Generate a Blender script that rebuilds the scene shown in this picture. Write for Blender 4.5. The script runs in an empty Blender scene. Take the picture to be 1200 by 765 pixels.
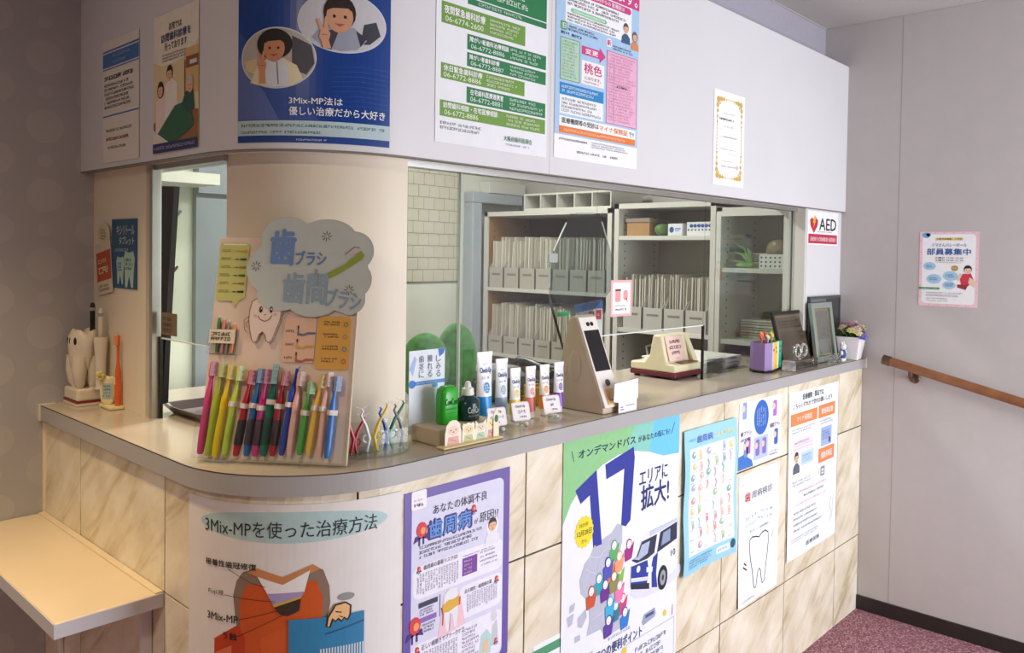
import bpy, bmesh, math, random
from mathutils import Vector, Matrix
S = bpy.context.scene
COL = S.collection
random.seed(11)
PI = math.pi

# ------------------------------------------------------------------ camera
YAW, PITCH, ROLL = 0.8464, -0.0247, 0.016
cam = bpy.data.cameras.new('camera')
camo = bpy.data.objects.new('camera', cam)
COL.objects.link(camo)
rh = Vector((math.cos(YAW), -math.sin(YAW), 0))
fw = Vector((math.sin(YAW) * math.cos(PITCH), math.cos(YAW) * math.cos(PITCH), math.sin(PITCH)))
vh = rh.cross(fw)
cr, sr = math.cos(ROLL), math.sin(ROLL)
ax, ay = rh * cr + vh * sr, vh * cr - rh * sr
M = Matrix.Identity(4)
for i in range(3):
    M[i][0], M[i][1], M[i][2] = ax[i], ay[i], -fw[i]
M.translation = Vector((-0.6542, -1.192, 1.3866))
camo.matrix_world = M
cam.sensor_width = 36
cam.lens = 945.3127 / 1200 * 36
cam.shift_x = -49.967 / 1200
cam.shift_y = -60.751 / 1200
cam.clip_start = 0.02
S.camera = camo

# ------------------------------------------------------------------ sky, lamps, exposure
def lin(h):
    h = h.lstrip('#')
    c = [int(h[i:i + 2], 16) / 255 for i in (0, 2, 4)]
    return tuple((x / 12.92 if x <= 0.04045 else ((x + 0.055) / 1.055) ** 2.4) for x in c)

W = bpy.data.worlds.new('sky')
S.world = W
W.use_nodes = True
bg = W.node_tree.nodes['Background']
bg.inputs[0].default_value = (*lin('eef1f6'), 1)
bg.inputs[1].default_value = 1.2

def area(name, loc, rot, sx, sy, energy, col):
    l = bpy.data.lights.new(name, 'AREA')
    l.shape = 'RECTANGLE'
    l.size, l.size_y, l.energy, l.color = sx, sy, energy, lin(col)
    o = bpy.data.objects.new(name, l)
    o.location, o.rotation_euler = loc, rot
    COL.objects.link(o)
    return o

area('window_daylight', (1.65, -2.5, .98), (PI / 2, 0, 0), 1.5, 1.7, 70, 'f6f8ff')
S.view_settings.view_transform = 'Standard'
S.view_settings.look = 'None'
S.view_settings.exposure = 0.0
S.view_settings.gamma = 1.0

# ------------------------------------------------------------------ materials
MATS = {}
def mat(name, hexcol, rough=0.5, metal=0.0, vary=0.0, scale=20.0, bump=0.0, emit=0.0, spec=None):
    if name in MATS:
        return MATS[name]
    m = bpy.data.materials.new(name)
    m.use_nodes = True
    nt = m.node_tree
    b = nt.nodes['Principled BSDF']
    c = lin(hexcol)
    b.inputs['Base Color'].default_value = (*c, 1)
    b.inputs['Roughness'].default_value = rough
    b.inputs['Metallic'].default_value = metal
    if spec is not None:
        b.inputs['Specular IOR Level'].default_value = spec
    if emit:
        b.inputs['Emission Color'].default_value = (*c, 1)
        b.inputs['Emission Strength'].default_value = emit
    if vary or bump:
        tc = nt.nodes.new('ShaderNodeTexCoord')
        n = nt.nodes.new('ShaderNodeTexNoise')
        n.inputs['Scale'].default_value = scale
        n.inputs['Detail'].default_value = 4
        nt.links.new(tc.outputs['Object'], n.inputs['Vector'])
        if vary:
            r = nt.nodes.new('ShaderNodeValToRGB')
            r.color_ramp.elements[0].position = 0.3
            r.color_ramp.elements[1].position = 0.7
            r.color_ramp.elements[0].color = (*[x * (1 - vary) for x in c], 1)
            r.color_ramp.elements[1].color = (*[min(1, x * (1 + vary)) for x in c], 1)
            nt.links.new(n.outputs['Fac'], r.inputs['Fac'])
            nt.links.new(r.outputs['Color'], b.inputs['Base Color'])
        if bump:
            bp = nt.nodes.new('ShaderNodeBump')
            bp.inputs['Strength'].default_value = bump
            bp.inputs['Distance'].default_value = 0.002
            nt.links.new(n.outputs['Fac'], bp.inputs['Height'])
            nt.links.new(bp.outputs['Normal'], b.inputs['Normal'])
    MATS[name] = m
    return m

def ink(h):
    return mat('print_' + h, h, 0.55, vary=0.03, scale=60)

def clear(name, tint, ior=1.45, rough=0.0, refl=1.0):
    if name in MATS:
        return MATS[name]
    m = bpy.data.materials.new(name)
    m.use_nodes = True
    nt = m.node_tree
    nt.nodes.clear()
    out = nt.nodes.new('ShaderNodeOutputMaterial')
    t = nt.nodes.new('ShaderNodeBsdfTransparent')
    t.inputs[0].default_value = (*lin(tint), 1)
    g = nt.nodes.new('ShaderNodeBsdfGlossy')
    g.inputs['Roughness'].default_value = rough
    g.inputs[0].default_value = (refl, refl, refl, 1)
    f = nt.nodes.new('ShaderNodeFresnel')
    f.inputs[0].default_value = ior
    mx = nt.nodes.new('ShaderNodeMixShader')
    geo = nt.nodes.new('ShaderNodeNewGeometry')      # the far side of a thin pane reflects nothing of its own
    inv = nt.nodes.new('ShaderNodeMath')
    inv.operation = 'SUBTRACT'
    inv.inputs[0].default_value = 1
    nt.links.new(geo.outputs['Backfacing'], inv.inputs[1])
    mul = nt.nodes.new('ShaderNodeMath')
    mul.operation = 'MULTIPLY'
    nt.links.new(f.outputs[0], mul.inputs[0])
    nt.links.new(inv.outputs[0], mul.inputs[1])
    nt.links.new(mul.outputs[0], mx.inputs[0])
    nt.links.new(t.outputs[0], mx.inputs[1])
    nt.links.new(g.outputs[0], mx.inputs[2])
    nt.links.new(mx.outputs[0], out.inputs[0])
    MATS[name] = m
    return m

def math_node(nt, op, a, b=None):
    n = nt.nodes.new('ShaderNodeMath')
    n.operation = op
    for i, v in enumerate((a, b)):
        if v is None:
            continue
        if isinstance(v, (int, float)):
            n.inputs[i].default_value = v
        else:
            nt.links.new(v, n.inputs[i])
    return n.outputs[0]

def wallpaper(name, hexcol, hexdot, axis, strength, dots=True):
    """printed paper: columns of large and small pale discs, half a step apart from column to column"""
    m = bpy.data.materials.new(name)
    m.use_nodes = True
    nt = m.node_tree
    b = nt.nodes['Principled BSDF']
    b.inputs['Roughness'].default_value = 0.75
    tc = nt.nodes.new('ShaderNodeTexCoord')
    sp = nt.nodes.new('ShaderNodeSeparateXYZ')
    nt.links.new(tc.outputs['Object'], sp.inputs[0])
    u, v = sp.outputs[axis], sp.outputs[2]
    W_, H_ = 0.21, 0.168
    fac = None
    for ou, ov, r in ((0, 0, 0.042), (0, 0.5, 0.017), (0.5, 0.5, 0.04), (0.5, 0, 0.015)):
        du = math_node(nt, 'MULTIPLY', math_node(nt, 'SUBTRACT', math_node(nt, 'FRACT', math_node(nt, 'ADD', math_node(nt, 'DIVIDE', u, W_), 0.5 + ou)), 0.5), W_)
        dv = math_node(nt, 'MULTIPLY', math_node(nt, 'SUBTRACT', math_node(nt, 'FRACT', math_node(nt, 'ADD', math_node(nt, 'DIVIDE', v, H_), 0.5 + ov)), 0.5), H_)
        d = math_node(nt, 'SQRT', math_node(nt, 'ADD', math_node(nt, 'MULTIPLY', du, du), math_node(nt, 'MULTIPLY', dv, dv)))
        k = math_node(nt, 'MULTIPLY', math_node(nt, 'SUBTRACT', r, d), 400)
        cl = nt.nodes.new('ShaderNodeClamp')
        nt.links.new(k, cl.inputs[0])
        ring = math_node(nt, 'ADD', math_node(nt, 'MULTIPLY', math_node(nt, 'SINE', math_node(nt, 'MULTIPLY', d, 900)), 0.12), 0.88)
        k = math_node(nt, 'MULTIPLY', cl.outputs[0], ring)
        fac = k if fac is None else math_node(nt, 'MAXIMUM', fac, k)
    n = nt.nodes.new('ShaderNodeTexNoise')
    n.inputs['Scale'].default_value = 7
    n.inputs['Detail'].default_value = 5
    nt.links.new(tc.outputs['Object'], n.inputs['Vector'])
    fac = math_node(nt, 'MULTIPLY', math_node(nt, 'MULTIPLY', fac, strength), math_node(nt, 'ADD', n.outputs['Fac'], 0.3))
    mx = nt.nodes.new('ShaderNodeMix')
    mx.data_type = 'RGBA'
    mx.inputs[6].default_value = (*lin(hexcol), 1)
    mx.inputs[7].default_value = (*lin(hexdot), 1)
    nt.links.new(fac, mx.inputs[0])
    nt.links.new(mx.outputs[2], b.inputs['Base Color'])
    f = nt.nodes.new('ShaderNodeTexNoise')
    f.inputs['Scale'].default_value = 900
    nt.links.new(tc.outputs['Object'], f.inputs['Vector'])
    bp = nt.nodes.new('ShaderNodeBump')
    bp.inputs['Strength'].default_value = 0.12
    bp.inputs['Distance'].default_value = 0.001
    nt.links.new(f.outputs['Fac'], bp.inputs['Height'])
    nt.links.new(bp.outputs['Normal'], b.inputs['Normal'])
    return m

def marble(name, c0, c1, c2):
    m = bpy.data.materials.new(name)
    m.use_nodes = True
    nt = m.node_tree
    b = nt.nodes['Principled BSDF']
    b.inputs['Roughness'].default_value = 0.32
    tc = nt.nodes.new('ShaderNodeTexCoord')
    oi = nt.nodes.new('ShaderNodeObjectInfo')
    sp = nt.nodes.new('ShaderNodeSeparateXYZ')
    nt.links.new(tc.outputs['Object'], sp.inputs[0])
    u = math_node(nt, 'SUBTRACT', sp.outputs[0], sp.outputs[1])
    mp = nt.nodes.new('ShaderNodeCombineXYZ')
    nt.links.new(math_node(nt, 'MULTIPLY', math_node(nt, 'ADD', u, math_node(nt, 'MULTIPLY', sp.outputs[2], .85)), 2.6), mp.inputs[0])
    nt.links.new(math_node(nt, 'MULTIPLY', math_node(nt, 'SUBTRACT', math_node(nt, 'MULTIPLY', u, .85), sp.outputs[2]), 12), mp.inputs[1])
    off = nt.nodes.new('ShaderNodeVectorMath')
    off.operation = 'ADD'
    sc = nt.nodes.new('ShaderNodeVectorMath')
    sc.operation = 'SCALE'
    sc.inputs[0].default_value = (17, 9, 13)
    nt.links.new(oi.outputs['Random'], sc.inputs['Scale'])
    nt.links.new(mp.outputs[0], off.inputs[0])
    nt.links.new(sc.outputs[0], off.inputs[1])
    n = nt.nodes.new('ShaderNodeTexNoise')
    n.inputs['Scale'].default_value = 1.1
    n.inputs['Detail'].default_value = 7
    n.inputs['Roughness'].default_value = 0.62
    n.inputs['Distortion'].default_value = 0.5
    nt.links.new(off.outputs[0], n.inputs['Vector'])
    r = nt.nodes.new('ShaderNodeValToRGB')
    e = r.color_ramp.elements
    e[0].position, e[0].color = 0.3, (*lin(c0), 1)
    e[1].position, e[1].color = 0.72, (*lin(c2), 1)
    x = e.new(0.48)
    x.color = (*lin(c1), 1)
    nt.links.new(n.outputs['Fac'], r.inputs['Fac'])
    cloud = nt.nodes.new('ShaderNodeTexNoise')          # soft brown clouding over the veins
    cloud.inputs['Scale'].default_value = 9
    cloud.inputs['Detail'].default_value = 6
    nt.links.new(tc.outputs['Object'], cloud.inputs['Vector'])
    cr_ = nt.nodes.new('ShaderNodeValToRGB')
    cr_.color_ramp.elements[0].position, cr_.color_ramp.elements[0].color = .32, (.70, .64, .54, 1)
    cr_.color_ramp.elements[1].position, cr_.color_ramp.elements[1].color = .62, (1, 1, 1, 1)
    nt.links.new(cloud.outputs['Fac'], cr_.inputs['Fac'])
    mx = nt.nodes.new('ShaderNodeMix')
    mx.data_type, mx.blend_type = 'RGBA', 'MULTIPLY'
    mx.inputs[0].default_value = .55
    nt.links.new(r.outputs['Color'], mx.inputs[6])
    nt.links.new(cr_.outputs['Color'], mx.inputs[7])
    nt.links.new(mx.outputs[2], b.inputs['Base Color'])
    return m

def carpet_mat():
    m = bpy.data.materials.new('carpet')
    m.use_nodes = True
    nt = m.node_tree
    b = nt.nodes['Principled BSDF']
    b.inputs['Roughness'].default_value = 0.95
    tc = nt.nodes.new('ShaderNodeTexCoord')
    v = nt.nodes.new('ShaderNodeTexVoronoi')
    v.inputs['Scale'].default_value = 190
    nt.links.new(tc.outputs['Object'], v.inputs['Vector'])
    r = nt.nodes.new('ShaderNodeValToRGB')
    e = r.color_ramp.elements
    e[0].color, e[1].color = (*lin('7c4a56'), 1), (*lin('c8a2a8'), 1)
    x = e.new(0.6)
    x.color = (*lin('a06a76'), 1)
    sp = nt.nodes.new('ShaderNodeSeparateColor')
    nt.links.new(v.outputs['Color'], sp.inputs[0])
    nt.links.new(sp.outputs[0], r.inputs['Fac'])
    nt.links.new(r.outputs['Color'], b.inputs['Base Color'])
    bp = nt.nodes.new('ShaderNodeBump')
    bp.inputs['Strength'].default_value = 0.6
    bp.inputs['Distance'].default_value = 0.004
    nt.links.new(v.outputs['Distance'], bp.inputs['Height'])
    nt.links.new(bp.outputs['Normal'], b.inputs['Normal'])
    return m

# ------------------------------------------------------------------ mesh helpers
def setlabel(o, label=None, cat=None, group=None, kind=None):
    if label: o['label'] = label
    if cat: o['category'] = cat
    if group: o['group'] = group
    if kind: o['kind'] = kind
    return o

def thing(name, label, cat, loc=(0, 0, 0), rz=0.0, group=None):
    o = bpy.data.objects.new(name, None)
    o.empty_display_size = 0.05
    o.location = loc
    o.rotation_euler = (0, 0, rz)
    COL.objects.link(o)
    return setlabel(o, label, cat, group)

class MB:
    def __init__(self):
        self.v, self.f, self.fm, self.mats = [], [], [], []
    def mi(self, m):
        if m not in self.mats:
            self.mats.append(m)
        return self.mats.index(m)
    def add(self, verts, faces, m):
        b = len(self.v)
        k = self.mi(m)
        self.v += [Vector(p) for p in verts]
        for f in faces:
            self.f.append([b + i for i in f])
            self.fm.append(k)
        return self
    def box(self, x0, x1, y0, y1, z0, z1, m, R=None, piv=None):
        vs = [Vector((x, y, z)) for z in (z0, z1) for y in (y0, y1) for x in (x0, x1)]
        if R is not None:
            p = Vector(piv) if piv else Vector((0, 0, 0))
            vs = [R @ (q - p) + p for q in vs]
        return self.add(vs, [(0, 2, 3, 1), (4, 5, 7, 6), (0, 1, 5, 4), (2, 6, 7, 3), (0, 4, 6, 2), (1, 3, 7, 5)], m)
    def prism(self, pts, vec, m):
        """closed 3-D outline extruded along vec"""
        n = len(pts)
        vec = Vector(vec)
        vs = [Vector(p) for p in pts] + [Vector(p) + vec for p in pts]
        fs = [tuple(range(n))[::-1], tuple(range(n, 2 * n))] + [(i, (i + 1) % n, n + (i + 1) % n, n + i) for i in range(n)]
        return self.add(vs, fs, m)
    def rings(self, rings, m, cap=True, closed=False):
        n = len(rings[0])
        vs = [p for r in rings for p in r]
        fs = []
        k = len(rings)
        for j in range(k if closed else k - 1):
            a, b = j * n, ((j + 1) % k) * n
            fs += [(a + i, a + (i + 1) % n, b + (i + 1) % n, b + i) for i in range(n)]
        if cap and not closed:
            fs += [tuple(range(n))[::-1], tuple(range((k - 1) * n, k * n))]
        return self.add(vs, fs, m)
    def tube(self, path, r, m, n=8, flat=1.0, closed=False):
        path = [Vector(p) for p in path]
        rs = r if isinstance(r, (list, tuple)) else [r] * len(path)
        rg = []
        up0 = None
        for i, p in enumerate(path):
            a = path[i - 1] if (i > 0 or closed) else p
            b = path[(i + 1) % len(path)] if (i < len(path) - 1 or closed) else p
            t = (b - a).normalized()
            ref = up0 if up0 is not None else (Vector((0, 0, 1)) if abs(t.z) < 0.9 else Vector((0, 1, 0)))
            s = t.cross(ref).normalized()
            u = s.cross(t).normalized()
            up0 = u
            rg.append([p + (s * math.cos(2 * PI * k / n) + u * math.sin(2 * PI * k / n) * flat) * rs[i] for k in range(n)])
        return self.rings(rg, m, closed=closed)
    def lathe(self, prof, m, c=(0, 0, 0), n=20, sx=1.0, sy=1.0):
        c = Vector(c)
        return self.rings([[c + Vector((r * sx * math.cos(2 * PI * k / n), r * sy * math.sin(2 * PI * k / n), z)) for k in range(n)] for r, z in prof], m)
    def ell(self, c, r, m, n=14, k=8):
        if not isinstance(r, (tuple, list)):
            r = (r, r, r)
        c = Vector(c)
        rg = []
        for j in range(k + 1):
            t = -PI / 2 + PI * (j * 0.98 + 0.01 * k) / k
            rg.append([c + Vector((r[0] * math.cos(t) * math.cos(2 * PI * i / n), r[1] * math.cos(t) * math.sin(2 * PI * i / n), r[2] * math.sin(t))) for i in range(n)])
        return self.rings(rg, m)
    def build(self, name, parent=None, loc=None, smooth=False, bevel=0.0, label=None, kind=None, ang=40, seg=2):
        me = bpy.data.meshes.new(name)
        vs = self.v
        if loc is not None:
            L = Vector(loc)
            vs = [p - L for p in vs]
        me.from_pydata([tuple(p) for p in vs], [], self.f)
        for m in self.mats:
            me.materials.append(m)
        me.polygons.foreach_set('material_index', self.fm)
        if smooth:
            me.polygons.foreach_set('use_smooth', [True] * len(me.polygons))
            me.set_sharp_from_angle(angle=math.radians(ang))
        me.update()
        o = bpy.data.objects.new(name, me)
        if loc is not None:
            o.location = loc
        if parent is not None:
            o.parent = parent
        COL.objects.link(o)
        if bevel:
            b = o.modifiers.new('bevel', 'BEVEL')
            b.width, b.segments, b.limit_method = bevel, seg, 'ANGLE'
        return setlabel(o, label=label, kind=kind)

def one(name, label, cat, mb, loc, group=None, **kw):
    return setlabel(mb.build(name, loc=loc, **kw), label, cat, group)

def struct(name, mb, **kw):
    return mb.build(name, kind='structure', **kw)

def copy_tree(o, parent=None):
    c = o.copy()
    COL.objects.link(c)
    if parent is not None:
        c.parent = parent
    for ch in list(o.children):
        copy_tree(ch, c)
    return c

# ------------------------------------------------------------------ lettering
TXT = {}
def text2d(body, bold):
    k = (body, bold)
    if k in TXT:
        return TXT[k]
    cu = bpy.data.curves.new('lettering', 'FONT')
    cu.body = body
    cu.resolution_u = 2
    cu.offset = .0
    o = bpy.data.objects.new('lettering', cu)
    COL.objects.link(o)
    me = bpy.data.meshes.new_from_object(o)
    vs = [(v.co.x, v.co.y) for v in me.vertices]
    fs = [tuple(p.vertices) for p in me.polygons]
    bpy.data.objects.remove(o)
    bpy.data.curves.remove(cu)
    bpy.data.meshes.remove(me)
    if not vs:
        vs, fs = [(0, 0), (1, 0), (0, 1)], []
    x0, x1 = min(v[0] for v in vs), max(v[0] for v in vs)
    y0, y1 = min(v[1] for v in vs), max(v[1] for v in vs)
    w, h = max(x1 - x0, 1e-4), max(y1 - y0, 1e-4)
    TXT[k] = ([((x - x0) / w, (y - y0) / h) for x, y in vs], fs, w / h)
    return TXT[k]

def circle(a, b, ra, rb, n=28, t0=0.0):
    return [(a + ra * math.cos(t0 + 2 * PI * k / n), b + rb * math.sin(t0 + 2 * PI * k / n)) for k in range(n)]

def rrect(a0, b0, a1, b1, ra, rb, n=5):
    out = []
    for ca, cb, t in ((a1 - ra, b1 - rb, 0), (a0 + ra, b1 - rb, 1), (a0 + ra, b0 + rb, 2), (a1 - ra, b0 + rb, 3)):
        out += [(ca + ra * math.cos(PI / 2 * (t + k / n)), cb + rb * math.sin(PI / 2 * (t + k / n))) for k in range(n + 1)]
    return out

class Sheet:
    """a sheet of paper or card with ink on it; drawn in fractions (a right, b down) of its own width and height"""
    def __init__(self, w, h, mp, outline=None, paper='f4f4f2', t=0.0006, step=None, rough=None, pm=None):
        self.w, self.h, self.mp, self.t, self.step = w, h, mp, t, step
        self.outline = outline or [(0, 0), (1, 0), (1, 1), (0, 1)]
        self.pm = pm or mat('paper_' + paper + (str(rough) if rough else ''), paper, rough or 0.55, vary=0.02, scale=30)
        self.parts = {}
    def poly(self, pts, col, layer=0, part='print', m=None):
        self.parts.setdefault(part, []).append((list(pts), [tuple(range(len(pts)))], m or ink(col), layer))
        return self
    def rect(self, a0, b0, a1, b1, col, layer=0, part='print'):
        return self.poly([(a0, b0), (a1, b0), (a1, b1), (a0, b1)], col, layer, part)
    def frame(self, a0, b0, a1, b1, wa, wb, col, layer=1, part='print'):
        for r in ((a0, b0, a1, b0 + wb), (a0, b1 - wb, a1, b1), (a0, b0 + wb, a0 + wa, b1 - wb), (a1 - wa, b0 + wb, a1, b1 - wb)):
            self.rect(*r, col, layer, part)
        return self
    def line(self, pts, wd, col, layer=1, part='print', closed=False):
        """stroke of width wd (metres)"""
        P = [Vector((a * self.w, b * self.h)) for a, b in pts]
        if closed:
            P.append(P[0])
        vs, fs = [], []
        for i, p in enumerate(P):
            d = (P[min(i + 1, len(P) - 1)] - P[max(i - 1, 0)])
            if closed and i in (0, len(P) - 1):
                d = P[1] - P[-2]
            d.normalize()
            nn = Vector((-d.y, d.x)) * wd / 2
            for q in (p + nn, p - nn):
                vs.append((q.x / self.w, q.y / self.h))
            if i:
                k = 2 * i
                fs.append((k - 2, k - 1, k + 1, k))
        self.parts.setdefault(part, []).append((vs, fs, ink(col), layer))
        return self
    def text(self, body, a0, b0, a1, b1, col, layer=3, bold=0.0, vertical=False, rot=0.0, keep=False, part='lettering'):
        if vertical:
            n = len(body)
            for i, ch in enumerate(body):
                if ch.strip():
                    hh = (b1 - b0) / n
                    self.text(ch, a0, b0 + hh * (i + 0.06), a1, b0 + hh * (i + 0.94), col, layer, bold, part=part)
            return self
        vs, fs, ar = text2d(body, 0)
        if keep:      # keep the letterform's own proportions, centred
            wm = (b1 - b0) * self.h * ar / self.w
            c = (a0 + a1) / 2
            a0, a1 = c - wm / 2, c + wm / 2
        if bold:          # heavier strokes: the letterform struck several times, a hair apart
            d = bold * .55 * (b1 - b0) * self.h
            for i, (ux, uy) in enumerate(((-1, 0), (1, 0), (0, -1), (0, 1))):
                self.text(body, a0 + ux * d / self.w, b0 + uy * d / self.h, a1 + ux * d / self.w, b1 + uy * d / self.h, col, layer + .15 * (i + 1), 0.0, False, rot, False, part)
        out = []
        for x, y in vs:
            a, b = a0 + x * (a1 - a0), b1 - y * (b1 - b0)
            if rot:
                ca, cb = (a0 + a1) / 2 * self.w, (b0 + b1) / 2 * self.h
                da, db = a * self.w - ca, b * self.h - cb
                a = (ca + da * math.cos(rot) - db * math.sin(rot)) / self.w
                b = (cb + da * math.sin(rot) + db * math.cos(rot)) / self.h
            out.append((a, b))
        self.parts.setdefault(part, []).append((out, fs, ink(col), layer))
        return self
    def small(self, a0, b0, a1, b1, rows, col, layer=2, fill=0.55, part='lettering', vertical=False, ragged=0.25):
        """lines of print too small to read: rows of little strokes"""
        rng = random.Random(int(a0 * 1000 + b0 * 7777 + rows))
        vs, fs = [], []
        L, T = ((b1 - b0) * self.h, (a1 - a0) * self.w) if vertical else ((a1 - a0) * self.w, (b1 - b0) * self.h)
        th = T / rows
        sz = min(th * max(fill, .62), .02)
        sw = sz * (.17 if fill < .7 else .24)
        def quad(u0, v0, u1, v1):
            k = len(vs)
            for u, v in ((u0, v0), (u1, v0), (u1, v1), (u0, v1)):
                if vertical:
                    vs.append((a1 - v / self.w, b0 + u / self.h))
                else:
                    vs.append((a0 + u / self.w, b0 + v / self.h))
            fs.append((k, k + 1, k + 2, k + 3))
        for r in range(rows):
            end = L * (1 - rng.random() * ragged)
            v0 = th * r + (th - sz) / 2
            x = 0.0
            while x < end - sz * .5:
                if rng.random() > .07:
                    w = sz * rng.uniform(.7, .92)
                    for f in rng.sample((.0, .4, .82), 2):
                        quad(x, v0 + f * sz, x + w, v0 + f * sz + sw)
                    for f in rng.sample((.05, .42, .8), rng.choice((1, 1, 2))):
                        quad(x + f * w, v0, x + f * w + sw, v0 + sz)
                x += sz * 1.02
        self.parts.setdefault(part, []).append((vs, fs, ink(col), layer))
        return self
    def face(self, a, b, r, skin='e8b892', hair='2a1c18', shirt=None, part='illustration', long=False, layer=2):
        """drawn head and shoulders, r = half the head's height in metres"""
        ra, rb = r / self.w, r / self.h
        if shirt:
            self.poly([(a - 1.5 * ra, b + 3.0 * rb), (a - 1.35 * ra, b + 1.7 * rb), (a - 0.5 * ra, b + 1.05 * rb), (a + 0.5 * ra, b + 1.05 * rb), (a + 1.35 * ra, b + 1.7 * rb), (a + 1.5 * ra, b + 3.0 * rb)], shirt, layer, part)
        if long:
            self.poly(circle(a, b + 0.08 * rb, 1.0 * ra, 1.08 * rb, 18), hair, layer, part)
        self.poly(circle(a, b - 0.12 * rb, 0.9 * ra, 1.0 * rb, 18), hair, layer, part)
        self.poly(circle(a, b + 0.12 * rb, 0.74 * ra, 0.9 * rb, 18), skin, layer + 1, part)
        self.poly([(a - 0.8 * ra, b - 0.15 * rb), (a - 0.6 * ra, b - 0.85 * rb), (a, b - 1.05 * rb), (a + 0.6 * ra, b - 0.85 * rb), (a + 0.8 * ra, b - 0.15 * rb), (a + 0.45 * ra, b - 0.4 * rb), (a - 0.4 * ra, b - 0.35 * rb)], hair, layer + 2, part)
        for s in (-1, 1):
            self.poly(circle(a + s * 0.3 * ra, b + 0.1 * rb, 0.09 * ra, 0.1 * rb, 8), '2a2020', layer + 2, part)
        self.poly([(a - 0.3 * ra, b + 0.5 * rb), (a + 0.3 * ra, b + 0.5 * rb), (a, b + 0.68 * rb)], 'b8504a', layer + 2, part)
        return self
    def _mesh(self, name, items, nlay, origin):
        bm = bmesh.new()
        mats = []
        lay = bm.verts.layers.float.new('n')
        for vs, fs, m, layer in items:
            if m not in mats:
                mats.append(m)
            k = mats.index(m)
            n = nlay(layer)
            bv = []
            for a, b in vs:
                q = bm.verts.new((a * self.w, -b * self.h, 0))
                q[lay] = n
                bv.append(q)
            for f in fs:
                if len(set(f)) < 3:
                    continue
                try:
                    fc = bm.faces.new([bv[i] for i in f])
                    fc.material_index = k
                except ValueError:
                    pass
        bmesh.ops.triangulate(bm, faces=[f for f in bm.faces if len(f.verts) > 4])
        if self.step:
            xs = [v.co.x for v in bm.verts]
            for axis in ((0, 1) if self.step[1] else (0,)):
                st = self.step[axis]
                cs = [v.co[axis] for v in bm.verts]
                lo, hi = min(cs), max(cs)
                x = math.ceil(lo / st) * st
                while x < hi:
                    nn = (1, 0, 0) if axis == 0 else (0, 1, 0)
                    co = (x, 0, 0) if axis == 0 else (0, x, 0)
                    if abs(x - lo) > 1e-6:
                        bmesh.ops.bisect_plane(bm, geom=bm.verts[:] + bm.edges[:] + bm.faces[:], dist=1e-7, plane_co=co, plane_no=nn)
                    x += st
        bm.normal_update()
        c0 = self.mp(self.w / 2, self.h / 2, 0)
        c1 = self.mp(self.w / 2, self.h / 2, 0.01)
        e1 = self.mp(self.w / 2 + 0.001, self.h / 2, 0)
        e2 = self.mp(self.w / 2, self.h / 2 - 0.001, 0)
        right = (Vector(e1) - Vector(c0)).cross(Vector(e2) - Vector(c0)).dot(Vector(c1) - Vector(c0)) > 0
        flip = [f for f in bm.faces if (f.normal.z > 0) != right]
        bmesh.ops.reverse_faces(bm, faces=flip)
        for v in bm.verts:
            v.co = Vector(self.mp(v.co.x, -v.co.y, v[lay])) - origin
        me = bpy.data.meshes.new(name)
        bm.to_mesh(me)
        bm.free()
        for m in mats:
            me.materials.append(m)
        return me
    def make(self, name, label, cat=None, parent=None, group=None, local=False):
        """builds the sheet and its inks; top-level unless parent is given"""
        origin = Vector((0, 0, 0)) if local else Vector(self.mp(self.w / 2, self.h / 2, 0))
        me = self._mesh(name, [(self.outline, [tuple(range(len(self.outline)))], self.pm, 0)], lambda l: self.t, origin)
        o = bpy.data.objects.new(name, me)
        o.location = origin
        if parent is not None:
            o.parent = parent
        COL.objects.link(o)
        sd = o.modifiers.new('thickness', 'SOLIDIFY')
        sd.thickness, sd.offset = self.t, -1
        setlabel(o, label, cat, group)
        for part, items in self.parts.items():
            me = self._mesh(part, items, lambda l: self.t + 0.00012 + 0.00022 * l, origin)
            c = bpy.data.objects.new(part, me)
            c.parent = o
            COL.objects.link(c)
            if part in ('lettering', 'print', 'illustration', 'figures', 'map'):
                c['kind'] = 'stuff'          # flat ink: too many small marks to pick apart
        return o

def on_front(x0, z0, y=0.0):
    return lambda a, b, n: (x0 + a, y - n, z0 - b)
def on_side(y0, z0, x):
    return lambda a, b, n: (x - n, y0 - a, z0 - b)
def curl(mp, w, h, amt, fn):
    return lambda a, b, n: mp(a, b, n + amt * fn(a / w, b / h))

# ================================================================== THE SETTING
R, D = 2.5395, 1.0569            # right wall; left wall behind the writing shelf
ZC, ZS, ZT = 2.3201, 1.5755, 2.1534
YB = 1.9                         # back wall of the office
XW, YF = -2.4, -2.6              # unseen far sides of the waiting room

m_tile = marble('marble_tile', 'c9b996', 'ebe3cb', 'f6f1e3')
m_groutm = mat('grout', '2c241e', 0.9, vary=0.1)
m_white = mat('white_laminate', 'dcdcde', 0.35, vary=0.015, scale=5)
m_panel = mat('cream_panel', 'e6dcc6', 0.45, vary=0.02, scale=6)
m_top = mat('counter_laminate', 'bfb4a2', 0.18, vary=0.04, scale=9)
m_edge = mat('counter_edge', 'aaa9a8', 0.4, vary=0.02, scale=14)
m_seam = mat('dark_seam', '3a322c', 0.6)
m_ceil = mat('ceiling_paint', 'b4b2ae', 0.9, vary=0.03, scale=200, bump=0.1)
m_upper = mat('upper_wall_paper', 'aaa6b2', 0.8, vary=0.03, scale=90)
m_base = mat('baseboard_vinyl', '2b2422', 0.45, vary=0.06)
m_office = mat('office_wall', 'dcdccf', 0.8, vary=0.03, scale=8)
m_mint = mat('mint_wall', 'd8dcc8', 0.8, vary=0.03, scale=5)
m_blueg = mat('blue_grey_panel', '8e9599', 0.6, vary=0.03, scale=6)
m_wall = wallpaper('disc_wallpaper', 'acaaae', 'c2bfbe', 0, 0.5)
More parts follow.
